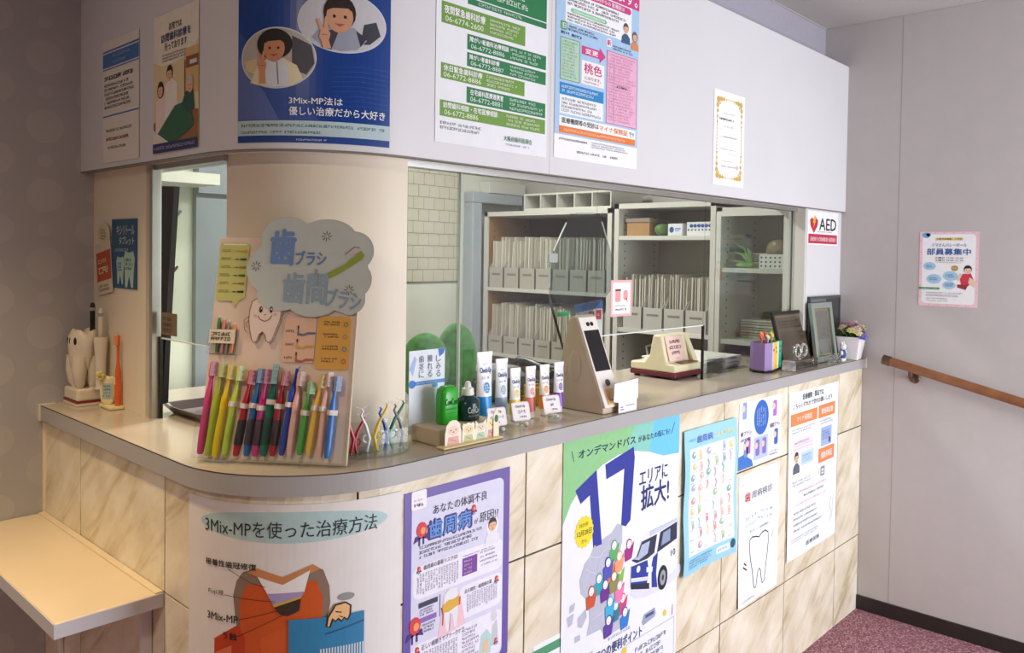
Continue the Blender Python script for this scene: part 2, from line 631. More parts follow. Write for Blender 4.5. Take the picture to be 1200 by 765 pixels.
m_wall_lit = wallpaper('disc_wallpaper_lit', 'c0bbb9', 'c8c0be', 1, 0.35)  # same paper as the left wall, stronger daylight put into its lighter tone
m_alu = mat('aluminium', 'b8b8b4', 0.35, 0.8, vary=0.03)
m_cream = mat('cream_steel', 'dad8d0', 0.4, vary=0.02, scale=12)
m_wood = mat('shelf_wood', 'a67c4c', 0.6, vary=0.14, scale=14)
m_black = mat('black_plastic', '141414', 0.35, vary=0.1)

# floor, ceiling, outer walls
struct('floor', MB().box(XW, R + .1, YF, YB + .1, -0.05, 0, carpet_mat()))
struct('ceiling', MB().box(XW, R + .1, YF, YB + .1, ZC, ZC + .05, m_ceil))
struct('wall_right', MB().box(R, R + .1, YF, YB + .1, 0, ZC, m_wall_lit))
struct('wall_left', MB().box(XW, 0.15, D, D + .1, 0, ZC, m_wall))
struct('wall_west', MB().box(XW - .1, XW, YF, D + .1, 0, ZC, m_wall))
WX0, WX1, WZ0, WZ1 = .85, 2.45, .1, 2.12
struct('wall_front', MB().box(XW, WX0, YF - .1, YF, 0, ZC, m_wall).box(WX1, R + .1, YF - .1, YF, 0, ZC, m_wall)
       .box(WX0, WX1, YF - .1, YF, 0, WZ0, m_wall).box(WX0, WX1, YF - .1, YF, WZ1, ZC, m_wall))
wf = struct('window_1', MB().box(WX0, WX0 + .05, YF - .09, YF - .02, WZ0, WZ1, m_alu).box(WX1 - .05, WX1, YF - .09, YF - .02, WZ0, WZ1, m_alu)
            .box(WX0 + .05, WX1 - .05, YF - .09, YF - .02, WZ0, WZ0 + .05, m_alu).box(WX0 + .05, WX1 - .05, YF - .09, YF - .02, WZ1 - .05, WZ1, m_alu).box(1.62, 1.68, YF - .09, YF - .02, WZ0 + .05, WZ1 - .05, m_alu))
g_win = clear('window_glass', 'f2f6f6', 1.45)
MB().box(WX0 + .05, 1.62, YF - .06, YF - .054, WZ0 + .05, WZ1 - .05, g_win).build('pane', wf)
MB().box(1.68, WX1 - .05, YF - .06, YF - .054, WZ0 + .05, WZ1 - .05, g_win).build('pane', wf)
bb = struct('baseboard_right', MB().box(R - .008, R, YF, 0, 0, .055, m_base))
# thin wallpaper seam on the right wall
struct('trim_2', MB().box(R - .0006, R, -.1232, -.1222, .055, ZC, mat('paper_seam', '9a9294', 0.8)))
# crown line where wall and ceiling meet
struct('trim_3', MB().box(R - .004, R, YF, .18, ZC - .004, ZC, m_ceil).box(.4, R - .004, .178, .182, ZC - .004, ZC, m_ceil))
# cornerbead at the left wall
struct('trim_4', MB().box(-.006, 0, D - .004, D, .7, .955, m_panel))

# ---- counter outline: along x = 0, round the corner, along y = 0
RAD, CC = 0.267, 0.267
LA = D - CC
LARC = RAD * PI / 2
def counter_path(s, n=0.0):
    """s metres along the front from the left wall, n metres out towards the visitor"""
    if s <= LA:
        return Vector((-n, D - s, 0))
    if s <= LA + LARC:
        t = PI + (s - LA) / RAD
        return Vector((CC + (RAD + n) * math.cos(t), CC + (RAD + n) * math.sin(t), 0))
    return Vector((CC + s - LA - LARC, -n, 0))
SEND = LA + LARC + R - CC
def samples(s0, s1, st=0.03):
    ss = {s0, s1}
    a, b = max(s0, LA), min(s1, LA + LARC)
    if a < b:
        k = max(2, int((b - a) / st))
        ss |= {a + (b - a) * i / k for i in range(k + 1)}
    return sorted(ss)
def swept(mb, s0, s1, n0, n1, z0, z1, m, path=counter_path, st=0.03):
    ss = samples(s0, s1, st)
    rg = []
    for s in ss:
        a, b = path(s, n0), path(s, n1)
        rg.append([Vector((a.x, a.y, z0)), Vector((b.x, b.y, z0)), Vector((b.x, b.y, z1)), Vector((a.x, a.y, z1))])
    return mb.rings(rg, m)

cf = struct('trim_counter_front', swept(MB(), 0, SEND, -.06, -.004, 0, .9621, m_groutm))
joints = [0, D - .8133, D - .3671, 1.128] + [LA + LARC + x - CC for x in (.61, 1.0345, 1.459, 1.8835, 2.308, R)]
rows = [0, .2955, .7301, .9621]
for i in range(len(joints) - 1):
    for j in range(3):
        g = .0021
        mb = swept(MB(), joints[i] + g, joints[i + 1] - g, -.0038, random.uniform(-.0004, .0004), rows[j] + (g if j else 0), rows[j + 1] - g, m_tile)
        mb.build('tile', cf)

# ---- counter top: one round-cornered board with a paler edge band
def slab(path, off, back, z0, z1, m, x1=R):
    ss = samples(0, SEND, .015)
    pts = [path(s, off) for s in ss]
    out = [Vector((p.x, p.y, z0)) for p in pts] + [Vector((R, back, z0)), Vector((back, back, z0)), Vector((back, D, z0))]
    return MB().prism(out[::-1], (0, 0, z1 - z0), m)
ct = struct('trim_counter_top', slab(counter_path, .0129, .45, .9621, .9992, m_top))
swept(MB(), 0, SEND, .0125, .0139, .9625, .9975, m_edge, st=.012).build('edge_band', ct)
swept(MB(), 0, SEND, .0125, .0142, .9976, .9992, m_seam, st=.012).build('edge_seam', ct)
MB().box(-.016, .02, D - .012, D, .9612, 1.0, m_panel).build('end_cap', ct)
MB().box(R - .006, R, -.0165, .02, .9612, 1.0, m_panel).build('end_cap', ct)

# ---- bulkhead over the counter
XB, YBK, RB, CB = .0785, .0844, .28, .36
LB = D - CB
def bulk_path(s, n=0.0):
    if s <= LB:
        return Vector((XB - n, D - s, 0))
    if s <= LB + RB * PI / 2:
        t = PI + (s - LB) / RB
        return Vector((CB + (RB + n) * math.cos(t), CB + (RB + n) * math.sin(t) + (YBK - (CB - RB)) * ((t - PI) / (PI / 2)), 0))
    return Vector((CB + s - LB - RB * PI / 2, YBK - n, 0))
SB = LB + RB * PI / 2 + R - CB
def bsamples(s0, s1, st):
    ss = {s0, s1}
    a, b = max(s0, LB), min(s1, LB + RB * PI / 2)
    if a < b:
        k = max(2, int((b - a) / st))
        ss |= {a + (b - a) * i / k for i in range(k + 1)}
    return sorted(ss)
def bswept(mb, s0, s1, n0, n1, z0, z1, m, st=0.02):
    rg = []
    for s in bsamples(s0, s1, st):
        a, b = bulk_path(s, n0), bulk_path(s, n1)
        rg.append([Vector((a.x, a.y, z0)), Vector((b.x, b.y, z0)), Vector((b.x, b.y, z1)), Vector((a.x, a.y, z1))])
    return mb.rings(rg, m)
jb = .776 - .012
sj = LB + RB * PI / 2 + (.7635 - CB)
bk = struct('trim_bulkhead', bswept(MB(), 0, SB, -.13, -.0006, ZS, ZT, m_white), smooth=True)
bswept(MB(), 0, sj - .0006, -.0008, 0, ZS, ZT, m_white).build('facing_panel', bk, smooth=True)
bswept(MB(), sj + .0006, SB, -.0008, 0, ZS, ZT, m_white).build('facing_panel', bk, smooth=True)
bswept(MB(), 0, SB, -.02, .0012, ZS - .002, ZS + .0005, mat('bulkhead_lip', '7a746c', .5)).build('lower_lip', bk, smooth=True)
struct('wall_upper', MB().box(.18, R, .1826, .26, ZT - .02, ZC, m_upper).box(.18, .26, .26, D, ZT - .02, ZC, m_upper))

# ---- posts and panels under the bulkhead
def arcpost():
    mb = MB()
    rg = []
    k = 16
    for i in range(k + 1):
        t = PI + PI / 2 * i / k
        c, s_ = math.cos(t), math.sin(t)
        a = (.376 + .254 * c, .376 + .254 * s_)
        b = (.376 + .18 * c, .376 + .18 * s_)
        rg.append([Vector((a[0], a[1], .9992)), Vector((b[0], b[1], .9992)), Vector((b[0], b[1], ZS)), Vector((a[0], a[1], ZS))])
    return mb.rings(rg, m_panel)
struct('wall_round_post', arcpost(), smooth=True)
struct('wall_left_panel', MB().box(.109, .13, .752, D, .9992, ZS, m_panel))
struct('trim_5', MB().box(.108, .128, .697, .712, .9992, ZS, m_alu).box(.104, .128, .722, .752, .9992, ZS, m_panel).box(.112, .126, .712, .722, .9992, ZS, m_alu))
struct('wall_right_post', MB().box(2.218, R, .10, .14, .9992, ZS, m_white).box(2.208, 2.2175, .101, .15, .9992, ZS, m_cream))

# ---- office walls
struct('wall_back', MB().box(-.1, .742, YB, YB + .1, 0, ZC, m_mint).box(.742, 1.4, YB - .03, YB + .1, 0, ZC, m_blueg).box(1.4, R, YB, YB + .1, 0, ZC, m_office))
struct('wall_office_left', MB().box(-.1, .0, D + .1, YB, 0, ZC, m_mint))
struct('trim_6', MB().box(.0, .742, YB - .22, YB, 1.62, 1.66, m_office).box(.742, 1.4, YB - .05, YB - .03, 1.6, 1.72, m_blueg))
# small pale pieces on the back wall, set in a running-bond pattern
tb = struct('trim_back_pattern', MB().box(1.76, 2.10, YB - .006, YB, 1.24, 1.84, mat('pattern_gap', '9a9488', .9)))
m_bpiece = mat('pattern_piece', 'cfc8b8', .35, vary=.04, scale=7)
for j in range(10):
    z = 1.245 + j * .0588
    xs = [1.765, 1.83, 1.895, 1.96, 2.025, 2.095] if j % 2 else [1.765, 1.7975, 1.8625, 1.9275, 1.9925, 2.0575, 2.095]
    for a, b in zip(xs, xs[1:]):
        MB().box(a + .0012, b - .0012, YB - .0095, YB - .005, z + .0012, z + .0576, m_bpiece).build('tile', tb)

# ---- reception glazing, two cut-outs for handing things through
g_pane = clear('tinted_glass', 'eef1ef', 1.5)
g_edge = mat('glass_edge', 'dfe8e2', .2)
YG, XG = .145, .125
w2 = struct('window_2', MB().box(.372, 2.21, YG - .012, YG + .02, ZS - .012, ZS, m_alu))
p = MB().box(.378, .546, YG + .006, YG + .010, 1.0, ZS - .01, g_pane).build('pane', w2)
MB().box(.5445, .5475, YG + .004, YG + .012, 1.0, ZS - .01, g_edge).build('pane_edge', w2)
out = [(.53, 1.0), (1.02, 1.0), (1.02, 1.171), (1.5665, 1.171), (1.5665, 1.0), (2.208, 1.0), (2.208, ZS - .01), (.53, ZS - .01)]
MB().box(.53, 1.02, YG - .004, YG, 1.0, ZS - .01, g_pane).build('pane', w2)
MB().box(1.02, 1.5665, YG - .004, YG, 1.171, ZS - .01, g_pane).build('pane', w2)
MB().box(1.5665, 2.208, YG - .004, YG, 1.0, ZS - .01, g_pane).build('pane', w2)
MB().box(1.5635, 1.569, YG - .006, YG + .002, .9992, 1.171, m_black).build('edge_strip', w2)
MB().box(1.02, 1.5635, YG - .0045, YG + .0005, 1.1695, 1.1725, g_edge).build('pane_edge', w2)
w3 = struct('window_3', MB().box(XG - .012, XG + .02, .372, .695, ZS - .012, ZS, m_alu))
MB().box(XG, XG + .004, .378, .69, 1.183, ZS - .01, g_pane).build('pane', w3)
MB().box(XG - .001, XG + .005, .378, .69, 1.1815, 1.184, g_edge).build('pane_edge', w3)
MB().box(XG - .003, XG + .004, .688, .696, .9992, 1.186, m_black).build('edge_strip', w3)

# lamps: warm ring light over the writing shelf, office panel light
def downlight(name, label, x, y, energy, col, size=.16, spread=75):
    t = thing(name, label, 'ceiling light', (x, y, ZC))
    MB().rings([[Vector((r * math.cos(2 * PI * k / 28), r * math.sin(2 * PI * k / 28), z)) for k in range(28)] for r, z in ((.11, 0), (.11, -.012), (.085, -.018), (.085, -.004))], mat('lamp_ring', 'e8e6e0', .4), cap=False).build('ring', t, smooth=True)
    MB().lathe([(.085, -.006), (.001, -.008)], mat('lamp_glass_' + col, col, .4, emit=3.0), n=28).build('diffuser', t)
    l = bpy.data.lights.new('bulb', 'AREA')
    l.shape, l.size, l.energy, l.color, l.spread = 'DISK', size, energy, lin(col), math.radians(spread)
    o = bpy.data.objects.new('bulb', l)
    o.location, o.parent = (0, 0, -.03), t
    COL.objects.link(o)
downlight('ceiling_downlight', 'round warm recessed ceiling light above the writing shelf', -.5, .5, 5.5, 'ffdfb0')
downlight('ceiling_downlight', 'round warm ceiling light over the waiting area', -1.35, -.75, 13, 'ffe8c6', spread=170)
t = thing('ceiling_panel_light', 'long white office ceiling light behind the bulkhead', 'ceiling light', (1.15, 1.05, ZC))
MB().box(-.62, .62, -.11, .11, -.05, 0, m_white).build('housing', t, bevel=.006)
MB().box(-.58, .58, -.08, .08, -.056, -.05, mat('panel_diffuser', 'fff8e8', .5, emit=3.0)).build('diffuser', t)
l = bpy.data.lights.new('tube', 'AREA')
l.shape, l.size, l.size_y, l.energy, l.color = 'RECTANGLE', 1.15, .16, 30, lin('fffcf6')
o = bpy.data.objects.new('tube', l)
o.location, o.parent = (0, 0, -.06), t
COL.objects.link(o)

# ================================================================== FURNITURE
# wall-hung writing shelf on the left
t = thing('writing_shelf', 'cream wall-hung writing shelf against the tiled counter, below the left wall', 'shelf', (0, .37, 0))
m_desk = mat('shelf_board', 'dccbae', .35, vary=.03, scale=8)
m_deske = mat('shelf_edge', 'c6c4c8', .4, vary=.02)
MB().box(-.1855, -.001, 0, .685, .703, .731, m_desk).build('board', t, bevel=.002)
MB().box(-.187, -.1855, 0, .685, .704, .7295, m_deske).build('long_edge', t)
MB().box(-.187, -.001, -.0015, 0, .704, .7295, m_deske).build('front_edge', t)
MB().box(-.016, -.001, .001, .685, .731, .7335, m_desk).build('wall_bead', t, bevel=.001)
for y in (.05, .55):
    MB().prism([(-.001, y, .703), (-.026, y, .703), (-.010, y, .42), (-.001, y, .42)], (0, .014, 0), m_white).build('bracket', t, bevel=.002)

# handrail
t = thing('handrail', 'brown wooden handrail on the right wall, sloping down towards the front', 'handrail', (R, -.1, 1.008))
sl = -.105 / .477
m_rail = mat('rail_wood', '8a5a38', .3, vary=.18, scale=25)
m_brass = mat('aged_brass', '6e5a44', .35, .8, vary=.1)
MB().tube([(-.06, -.015, -.0033), (-.06, -2.2, 2.2 * sl)], .017, m_rail, n=18).build('rail', t, smooth=True)
MB().tube([(-.06, .002, .0005), (-.06, 0, 0), (-.06, -.028, .028 * sl)], [.014, .0185, .0185], m_brass, n=18).build('end_cap', t, smooth=True)
for y in (-.1, -1.1, -2.05):
    z = -y * sl * 1
    MB().tube([(-.06, y, -y * sl - .014), (-.058, y, -y * sl - .035), (-.045, y, -y * sl - .045), (0, y, -y * sl - .045)], .008, m_brass, n=10).ell((-.006, y, -y * sl - .045), (.008, .02, .02), m_brass).build('bracket', t, smooth=True)

# ================================================================== OFFICE SHELVING
def shelving(name, label, y0, y1, z_top, shelves, side, back, base=0.02, depth=.33, door=False):
    t = thing(name, label, 'shelving unit', (2.2, (y0 + y1) / 2, 0))
    h = (y1 - y0) / 2
    for s in (-1, 1):
        a, b = (h - .02, h) if s > 0 else (-h, -h + .02)
        MB().box(0.012, depth, a, b, base, z_top, side).build('side_panel', t)
        MB().box(0, .012, a - (.004 if s > 0 else 0), b + (.004 if s < 0 else 0), base, z_top, m_cream).build('front_stile', t)
        # peg holes
        hm = MB()
        k = h - .0205 if s > 0 else -h + .0205
        z = base + .2
        while z < z_top - .05:
            for x in (.05, .28):
                hm.box(x, x + .006, min(k, k - s * .001), max(k, k - s * .001), z, z + .006, m_black)
            z += .032
        hm.build('peg_holes', t, kind='stuff')
    MB().box(depth - .008, depth, -h, h, base, z_top, back).build('back_panel', t)
    MB().box(0, depth, -h, h, z_top - .022, z_top, m_cream).build('top_panel', t)
    for z in shelves:
        MB().box(.004, depth - .008, -h + .02, h - .02, z - .018, z, m_cream).build('shelf', t, bevel=.001)
    MB().box(0, depth, -h, h, 0, base + .02, m_cream).build('plinth', t)
    return t
m_cback = mat('shelf_back', 'b8b0a0', .6, vary=.04)
m_dback = mat('shelf_back_dark', '4a3424', .7, vary=.1)
su = shelving('shelving_unit', 'brown-lined record shelving with two rows of grey file boxes', 1.0, 1.82, 1.598, [.887, 1.217, .55], m_wood, m_dback)
sm = shelving('shelving_unit', 'cream middle shelving with a carton shelf above clear file boxes', .475, .985, 1.615, [1.07, 1.474, .75], m_cream, m_cback)
sr_ = shelving('shelving_unit', 'cream glass-doored cabinet beside the white sign post', .158, .47, 1.585, [1.345, 1.06, .75], m_cream, m_cback)
g_door = clear('door_glass', 'f6f8f6', 1.45)
d = MB().box(-.006, 0, -.154, -.134, .1, 1.57, m_cream).box(-.006, 0, .134, .154, .1, 1.57, m_cream).box(-.006, 0, -.134, .134, 1.55, 1.57, m_cream).box(-.006, 0, -.134, .134, .1, .13, m_cream).build('door', sr_)
MB().box(-.004, -.002, -.134, .134, .13, 1.55, g_door).build('door_glass', d)
# slotted rack on top of the record shelving
t = thing('slotted_rack', 'cream slotted rack lying on top of the brown-lined shelving', 'rack', (2.2, 1.29, 1.598))
MB().box(.02, .3, -.27, .27, 0, .012, m_cream).build('base', t)
MB().box(.25, .26, -.27, .27, .012, .075, m_cream).build('back_panel', t)
MB().box(.02, .3, -.27, .27, .075, .083, m_cream).build('top_panel', t)
for i in range(6):
    y = -.27 + i * .107
    MB().box(.02, .25, y, y + .006, .012, .075, m_cream).build('divider', t)

# file boxes of patient records
m_fbox = mat('file_box_grey', 'bdb6ac', .55, vary=.03)
m_fclear = clear('file_box_clear', 'dcdcd6', 1.3, .25)
m_fclear2 = mat('file_box_frosted', 'cfccc4', .45, vary=.03)
m_label = mat('label_strip', 'a8a29a', .6)
papers = [mat('record_paper_%d' % i, c, .7, vary=.05) for i, c in enumerate(('dcd6c8', 'cfc8ba', 'e4e0d6', 'c2bcb0'))]
def file_box(loc, w, h, lip, label, group, m, dep=.26, frost=False):
    t = thing('file_box', label, 'file box', loc, 0, group)
    a, b = -w / 2, w / 2
    MB().box(0, .0025, a, b, 0, lip, m).build('front_panel', t)
    sides = MB()
    for y in (a, b - .002):
        sides.prism([(0, y, 0), (dep, y, 0), (dep, y, h), (.13, y, h), (.05, y, lip + (h - lip) * .45), (0, y, lip)], (0, .002, 0), m)
    sides.build('side_panels', t)
    MB().box(.0025, dep, a + .002, b - .002, 0, .003, m).box(dep - .002, dep, a + .002, b - .002, .003, h, m).build('back_panel', t)
    MB().box(-.0008, 0, a + .02, b - .02, lip * .62, lip * .72, mat('label_ink', '8a847c', .6)).build('label_strip', t)
    y = a + .006
    k = 0
    while y < b - .008:
        th = random.uniform(.0025, .006)
        x0 = random.uniform(.012, .035)
        lean = random.uniform(-.004, .006)
        hh = h + random.uniform(.004, .03)
        q = [(x0, y, .004), (.24, y, .004), (.24, y + lean, hh), (x0 + random.uniform(0, .01), y + lean, hh)]
        MB().prism(q, (0, th, 0), papers[k % 4]).build('record_folder', t)
        y += th + random.uniform(.0035, .008)
        k += 1
    return t
for r, (zb, hh, lip, nm) in enumerate(((1.2175, .225, .1, 'upper'), (.8875, .225, .086, 'lower'))):
    n = 7
    for i in range(n):
        y = 1.735 - i * .108
        o_ = ('first', 'second', 'third', 'fourth', 'fifth', 'sixth', 'seventh')[i]
        file_box((2.206, y, zb), .1, hh, lip, 'grey file box of records, %s from left, %s row of brown-lined shelving' % (o_, nm), 'record file boxes in the brown-lined shelving', m_fbox)
for i in range(4):
    y = .885 - i * .107
    file_box((2.208, y, 1.0705), .1, .21, .095, 'frosted file box on the middle cream shelving, %s from the left' % ('first', 'second', 'third', 'fourth')[i], 'frosted file boxes on the middle shelving', m_fclear2, frost=True)

# cartons, bag, basket on the top shelf of the middle unit
Z1 = 1.4745
m_kraft = mat('brown_card', 'b48a5c', .7, vary=.06)
t = thing('carton', 'brown cardboard carton at the left of the top cream shelf', 'box', (2.31, .885, Z1))
MB().box(-.07, .07, -.06, .06, 0, .072, m_kraft).build('body', t, bevel=.002)
MB().box(-.075, .075, -.064, .064, .06, .078, mat('carton_lid', '9a8a80', .6, vary=.05)).build('lid', t, bevel=.002)
bagm = clear('poly_bag', 'e6eee6', 1.3, .2)
t = thing('plastic_bag', 'clear plastic bag with green packets beside the brown carton', 'bag', (2.29, .785, Z1))
MB().ell((0, 0, .028), (.05, .034, .028), mat('green_packet', '7f9a62', .5, vary=.2, scale=50)).build('contents', t, smooth=True)
MB().ell((0, 0, .032), (.055, .038, .032), bagm).build('bag_film', t, smooth=True)
t = thing('carton', 'small white carton with blue lettering next to the dotted basket', 'box', (2.27, .692, Z1))
MB().box(-.03, .06, -.037, .037, 0, .052, m_white).build('body', t, bevel=.002)
s = Sheet(.07, .045, lambda a, b, n: (-.0305 - n, .035 - a, .048 - b), paper='e8ecf4')
s.poly(circle(.25, .5, .16, .28), '2a4fa0').rect(.5, .35, .9, .45, '3a5fb0').rect(.5, .55, .8, .62, '3a5fb0')
s.make('label', None, parent=t, local=True)
m_bask = mat('white_plastic', 'eceef0', .4, vary=.02)
def basket(label, loc, w, h, dots, band=None):
    t = thing('basket', label, 'basket', loc)
    MB().box(-.003, .12, -w / 2, w / 2, 0, .003, m_bask).box(-.003, 0, -w / 2, w / 2, .003, h, m_bask).box(.117, .12, -w / 2, w / 2, .003, h, m_bask).box(0, .117, -w / 2, -w / 2 + .003, .003, h, m_bask).box(0, .117, w / 2 - .003, w / 2, .003, h, m_bask).build('body', t, bevel=.001)
    nx, nz = dots
    for i in range(nx):
        for j in range(nz):
            y, z = -w / 2 + w * (i + .5) / nx, h * (j + .6) / (nz + .4)
            MB().prism([(-.0032, y + .0042 * math.cos(2 * PI * k / 8), z + .0042 * math.sin(2 * PI * k / 8)) for k in range(8)], (-.0006, 0, 0), m_dots).build('hole', t)
    return t
m_dots = mat('dark_hole', '5a5a58', .8)
t = basket('white dotted basket with a blue pattern, right end of the top cream shelf', (2.255, .575, Z1), .135, .058, (8, 1))
m_bl = mat('blue_pattern', '2c52a8', .5)
for i in range(6):
    y = .045 - i * .018
    MB().ell((-.004, y, .042), (.001, .0085, .0075), m_bl, 8, 6).build('blue_motif', t)
# glass cabinet contents
t = basket('white basket with round holes on the glass cabinet shelf', (2.235, .24, 1.3455), .115, .056, (6, 3))
t = thing('plastic_bag', 'clear bag of orange and white packets in the holed basket', 'bag', (2.29, .24, 1.35))
MB().ell((0, .01, .07), (.04, .045, .04), mat('orange_packet', 'c9a486', .5, vary=.2, scale=40)).build('contents', t, smooth=True)
MB().ell((0, 0, .075), (.045, .055, .05), bagm).build('bag_film', t, smooth=True)
t = thing('leafy_plastic_plant', 'green plastic leaves lying on the glass cabinet shelf', 'plant', (2.255, .365, 1.3455))
m_leaf = mat('leaf_green', '7fae3c', .45, vary=.15, scale=30)
MB().ell((0, 0, .012), (.03, .045, .012), m_leaf).build('base', t, smooth=True)
for dy, dz, ln in ((.035, .1, 1), (.06, .07, 1), (-.02, .08, 1), (.01, .06, 1), (.065, .03, 1)):
    MB().tube([(0, -.02, .012), (0, dy * .4 - .01, dz * .75), (-.005, dy + .015, dz)], [.013, .012, .003], m_leaf, n=8, flat=.5).build('leaf', t, smooth=True)
for i, z in enumerate((1.41, 1.235)):
    t = thing('document_stack', ('stack of loose papers at the back of the upper cabinet shelf' if not i else 'papers leaning at the back of the lower cabinet shelf'), 'papers', (2.40, .35, z - .064 if not i else 1.0605))
    for k in range(7):
        MB().box(-.06, .08, -.08 + random.uniform(-.004, .004), .08, k * (.009 if not i else .011), k * (.009 if not i else .011) + (.006 if not i else .008), papers[k % 4]).build('paper_bundle', t)
# blankish boxes and bags seen through the cut-out, lower part of the middle unit
t = thing('plastic_bag', 'white plastic bag of supplies on the low middle shelf', 'bag', (2.3, .83, .7505))
MB().ell((0, 0, .1), (.08, .09, .1), mat('white_film', 'd8dcdc', .35, vary=.1, scale=18)).build('body', t, smooth=True)
MB().tube([(0, -.03, .19), (0, -.04, .235), (0, 0, .25), (0, .04, .235), (0, .03, .19)], .006, mat('white_film', 'd8dcdc')).build('handle', t, smooth=True)
t = thing('supply_box', 'grey supply box on the low middle shelf beside the white bag', 'box', (2.3, .62, .7505))
MB().box(-.08, .1, -.08, .08, 0, .17, mat('grey_card', 'a4a4a0', .6, vary=.05)).build('body', t, bevel=.003)
MB().box(-.083, .103, -.083, .083, .15, .185, mat('grey_lid', 'b8b8b2', .6)).build('lid', t, bevel=.003)
# cable duct on the back wall, running up and over the shelving
t = thing('cable_duct', 'grey cable duct bending over the top of the brown-lined shelving', 'duct', (2.16, YB - .022, 0))
m_duct = mat('duct_grey', 'aeb6c0', .45, vary=.03)
MB().box(-.032, .034, -.05, .02, .0, 1.645, m_duct).build('riser', t, bevel=.006)
MB().box(-.032, .33, -.05, .02, 1.645, 1.70, m_duct).build('cross_run', t, bevel=.006)
MB().box(.075, .345, -.055, .02, 1.70, 1.76, mat('duct_box', 'd8d8d2', .5, vary=.02)).build('junction_box', t, bevel=.004)
# office desk seen low through the left cut-out
t = thing('office_table', 'white office table seen through the left cut-out', 'table', (.72, 1.62, 0))
MB().box(-.42, .42, -.2, .2, .845, .865, mat('table_white', 'eef2f4', .3)).build('tabletop', t, bevel=.003)
MB().box(-.41, .41, -.19, .19, .79, .845, mat('table_apron', 'c4cccc', .4)).build('apron', t)
for x in (-.38, .0, .38):
    for y in (-.16, .16):
        MB().box(x - .016, x + .016, y - .016, y + .016, 0, .79, mat('table_leg', 'd0d8d8', .4)).build('leg', t)
# dark curved sheet hanging inside the left window, clips along its edge
t = thing('hanging_dark_sheet', 'dark curved sheet hanging just inside the left window frame', 'sheet', (.131, .7, 1.03))
mb = MB()
rg = []
for k in range(17):
    z = .5 * k / 16
    x = .003 + .024 * (k / 16) ** 1.3
    rg.append([Vector((0, .03, z)), Vector((x, .0, z)), Vector((x + .014, .004, z)), Vector((x + .012, .012, z)), Vector((0, .04, z))])
mb.rings(rg, mat('dark_film', '26262a', .4, vary=.1))
mb.build('sheet', t, smooth=True)
for k, (z, c) in enumerate(((.43, 'b0b0aa'), (.3, '8a5a52'), (.17, '9aa0a0'))):
    x = .01 + .024 * (z / .5) ** 1.3
    MB().tube([(x, .01, z), (x + .01, .012, z + .007), (x + .018, .012, z + .015)], [.004, .0045, .003], mat('clip_' + c, c, .4, .3), n=8).tube([(x, .01, z), (x + .008, .012, z - .01), (x + .005, .012, z - .017)], .002, mat('clip_' + c, c, .4, .3), n=6).build('clip', t, smooth=True, label='metal clip on the sheet edge')

# ================================================================== POSTERS
FILM = 'f2f3f6'
# ---- green telephone list in a plastic sleeve, on the bulkhead
s = Sheet(.338, .478, on_front(.413, 2.091, YBK - .0008), paper='eef0f4', rough=.22)
GD, GO = '1c7a46', '6d9a3c'
s.rect(.25, .02, .98, .345, GD).rect(.25, .35, .98, .377, GD)
s.small(.3, .13, .9, .33, 5, 'e6f4ea')
s.small(.34, .353, .9, .374, 1, 'cfe6d6')
s.rect(.04, .398, .77, .49, GO).text('夜間緊急歯科診療', .06, .412, .4, .447, 'ffffff', bold=.03).text('06-6774-2600', .07, .456, .385, .48, 'eef6dc').small(.44, .41, .74, .48, 4, 'eaf2d8')
s.rect(.25, .508, .98, .576, GD).text('障がい者歯科治療相談', .27, .516, .615, .54, 'ffffff', bold=.03).text('06-6772-8886', .28, .548, .575, .568, 'd9efe0').small(.63, .514, .94, .57, 3, 'd9efe0')
s.rect(.25, .588, .98, .649, GD).text('障がい者歯科診療', .27, .595, .53, .617, 'ffffff', bold=.03).text('06-6772-8887', .28, .623, .57, .642, 'd9efe0').small(.63, .594, .95, .645, 3, 'd9efe0')
s.rect(.04, .659, .77, .726, GO).text('休日緊急歯科診療', .06, .666, .38, .692, 'ffffff', bold=.03).text('06-6772-8886', .06, .697, .37, .718, 'eef6dc').small(.42, .665, .73, .72, 3, 'eaf2d8')
s.rect(.25, .739, .98, .809, GD).text('在宅歯科医療連携室', .28, .747, .57, .772, 'ffffff', bold=.03).text('06-6772-8881', .28, .779, .56, .8, 'd9efe0').small(.63, .745, .95, .805, 3, 'd9efe0')
s.rect(.035, .818, .98, .887, GO).text('訪問歯科相談・在宅医療相談', .06, .825, .52, .85, 'ffffff', bold=.03).text('06-6772-8886', .07, .857, .35, .879, 'eef6dc').small(.6, .825, .95, .88, 3, 'eaf2d8')
s.small(.04, .905, .46, .945, 2, '8a9490').text('大阪府歯科医師会', .58, .925, .85, .95, '2e7a50', bold=.01).small(.6, .958, .84, .972, 1, 'a0a8a4')
s.make('poster', 'green and white telephone list poster in a clear sleeve on the bulkhead', 'poster')

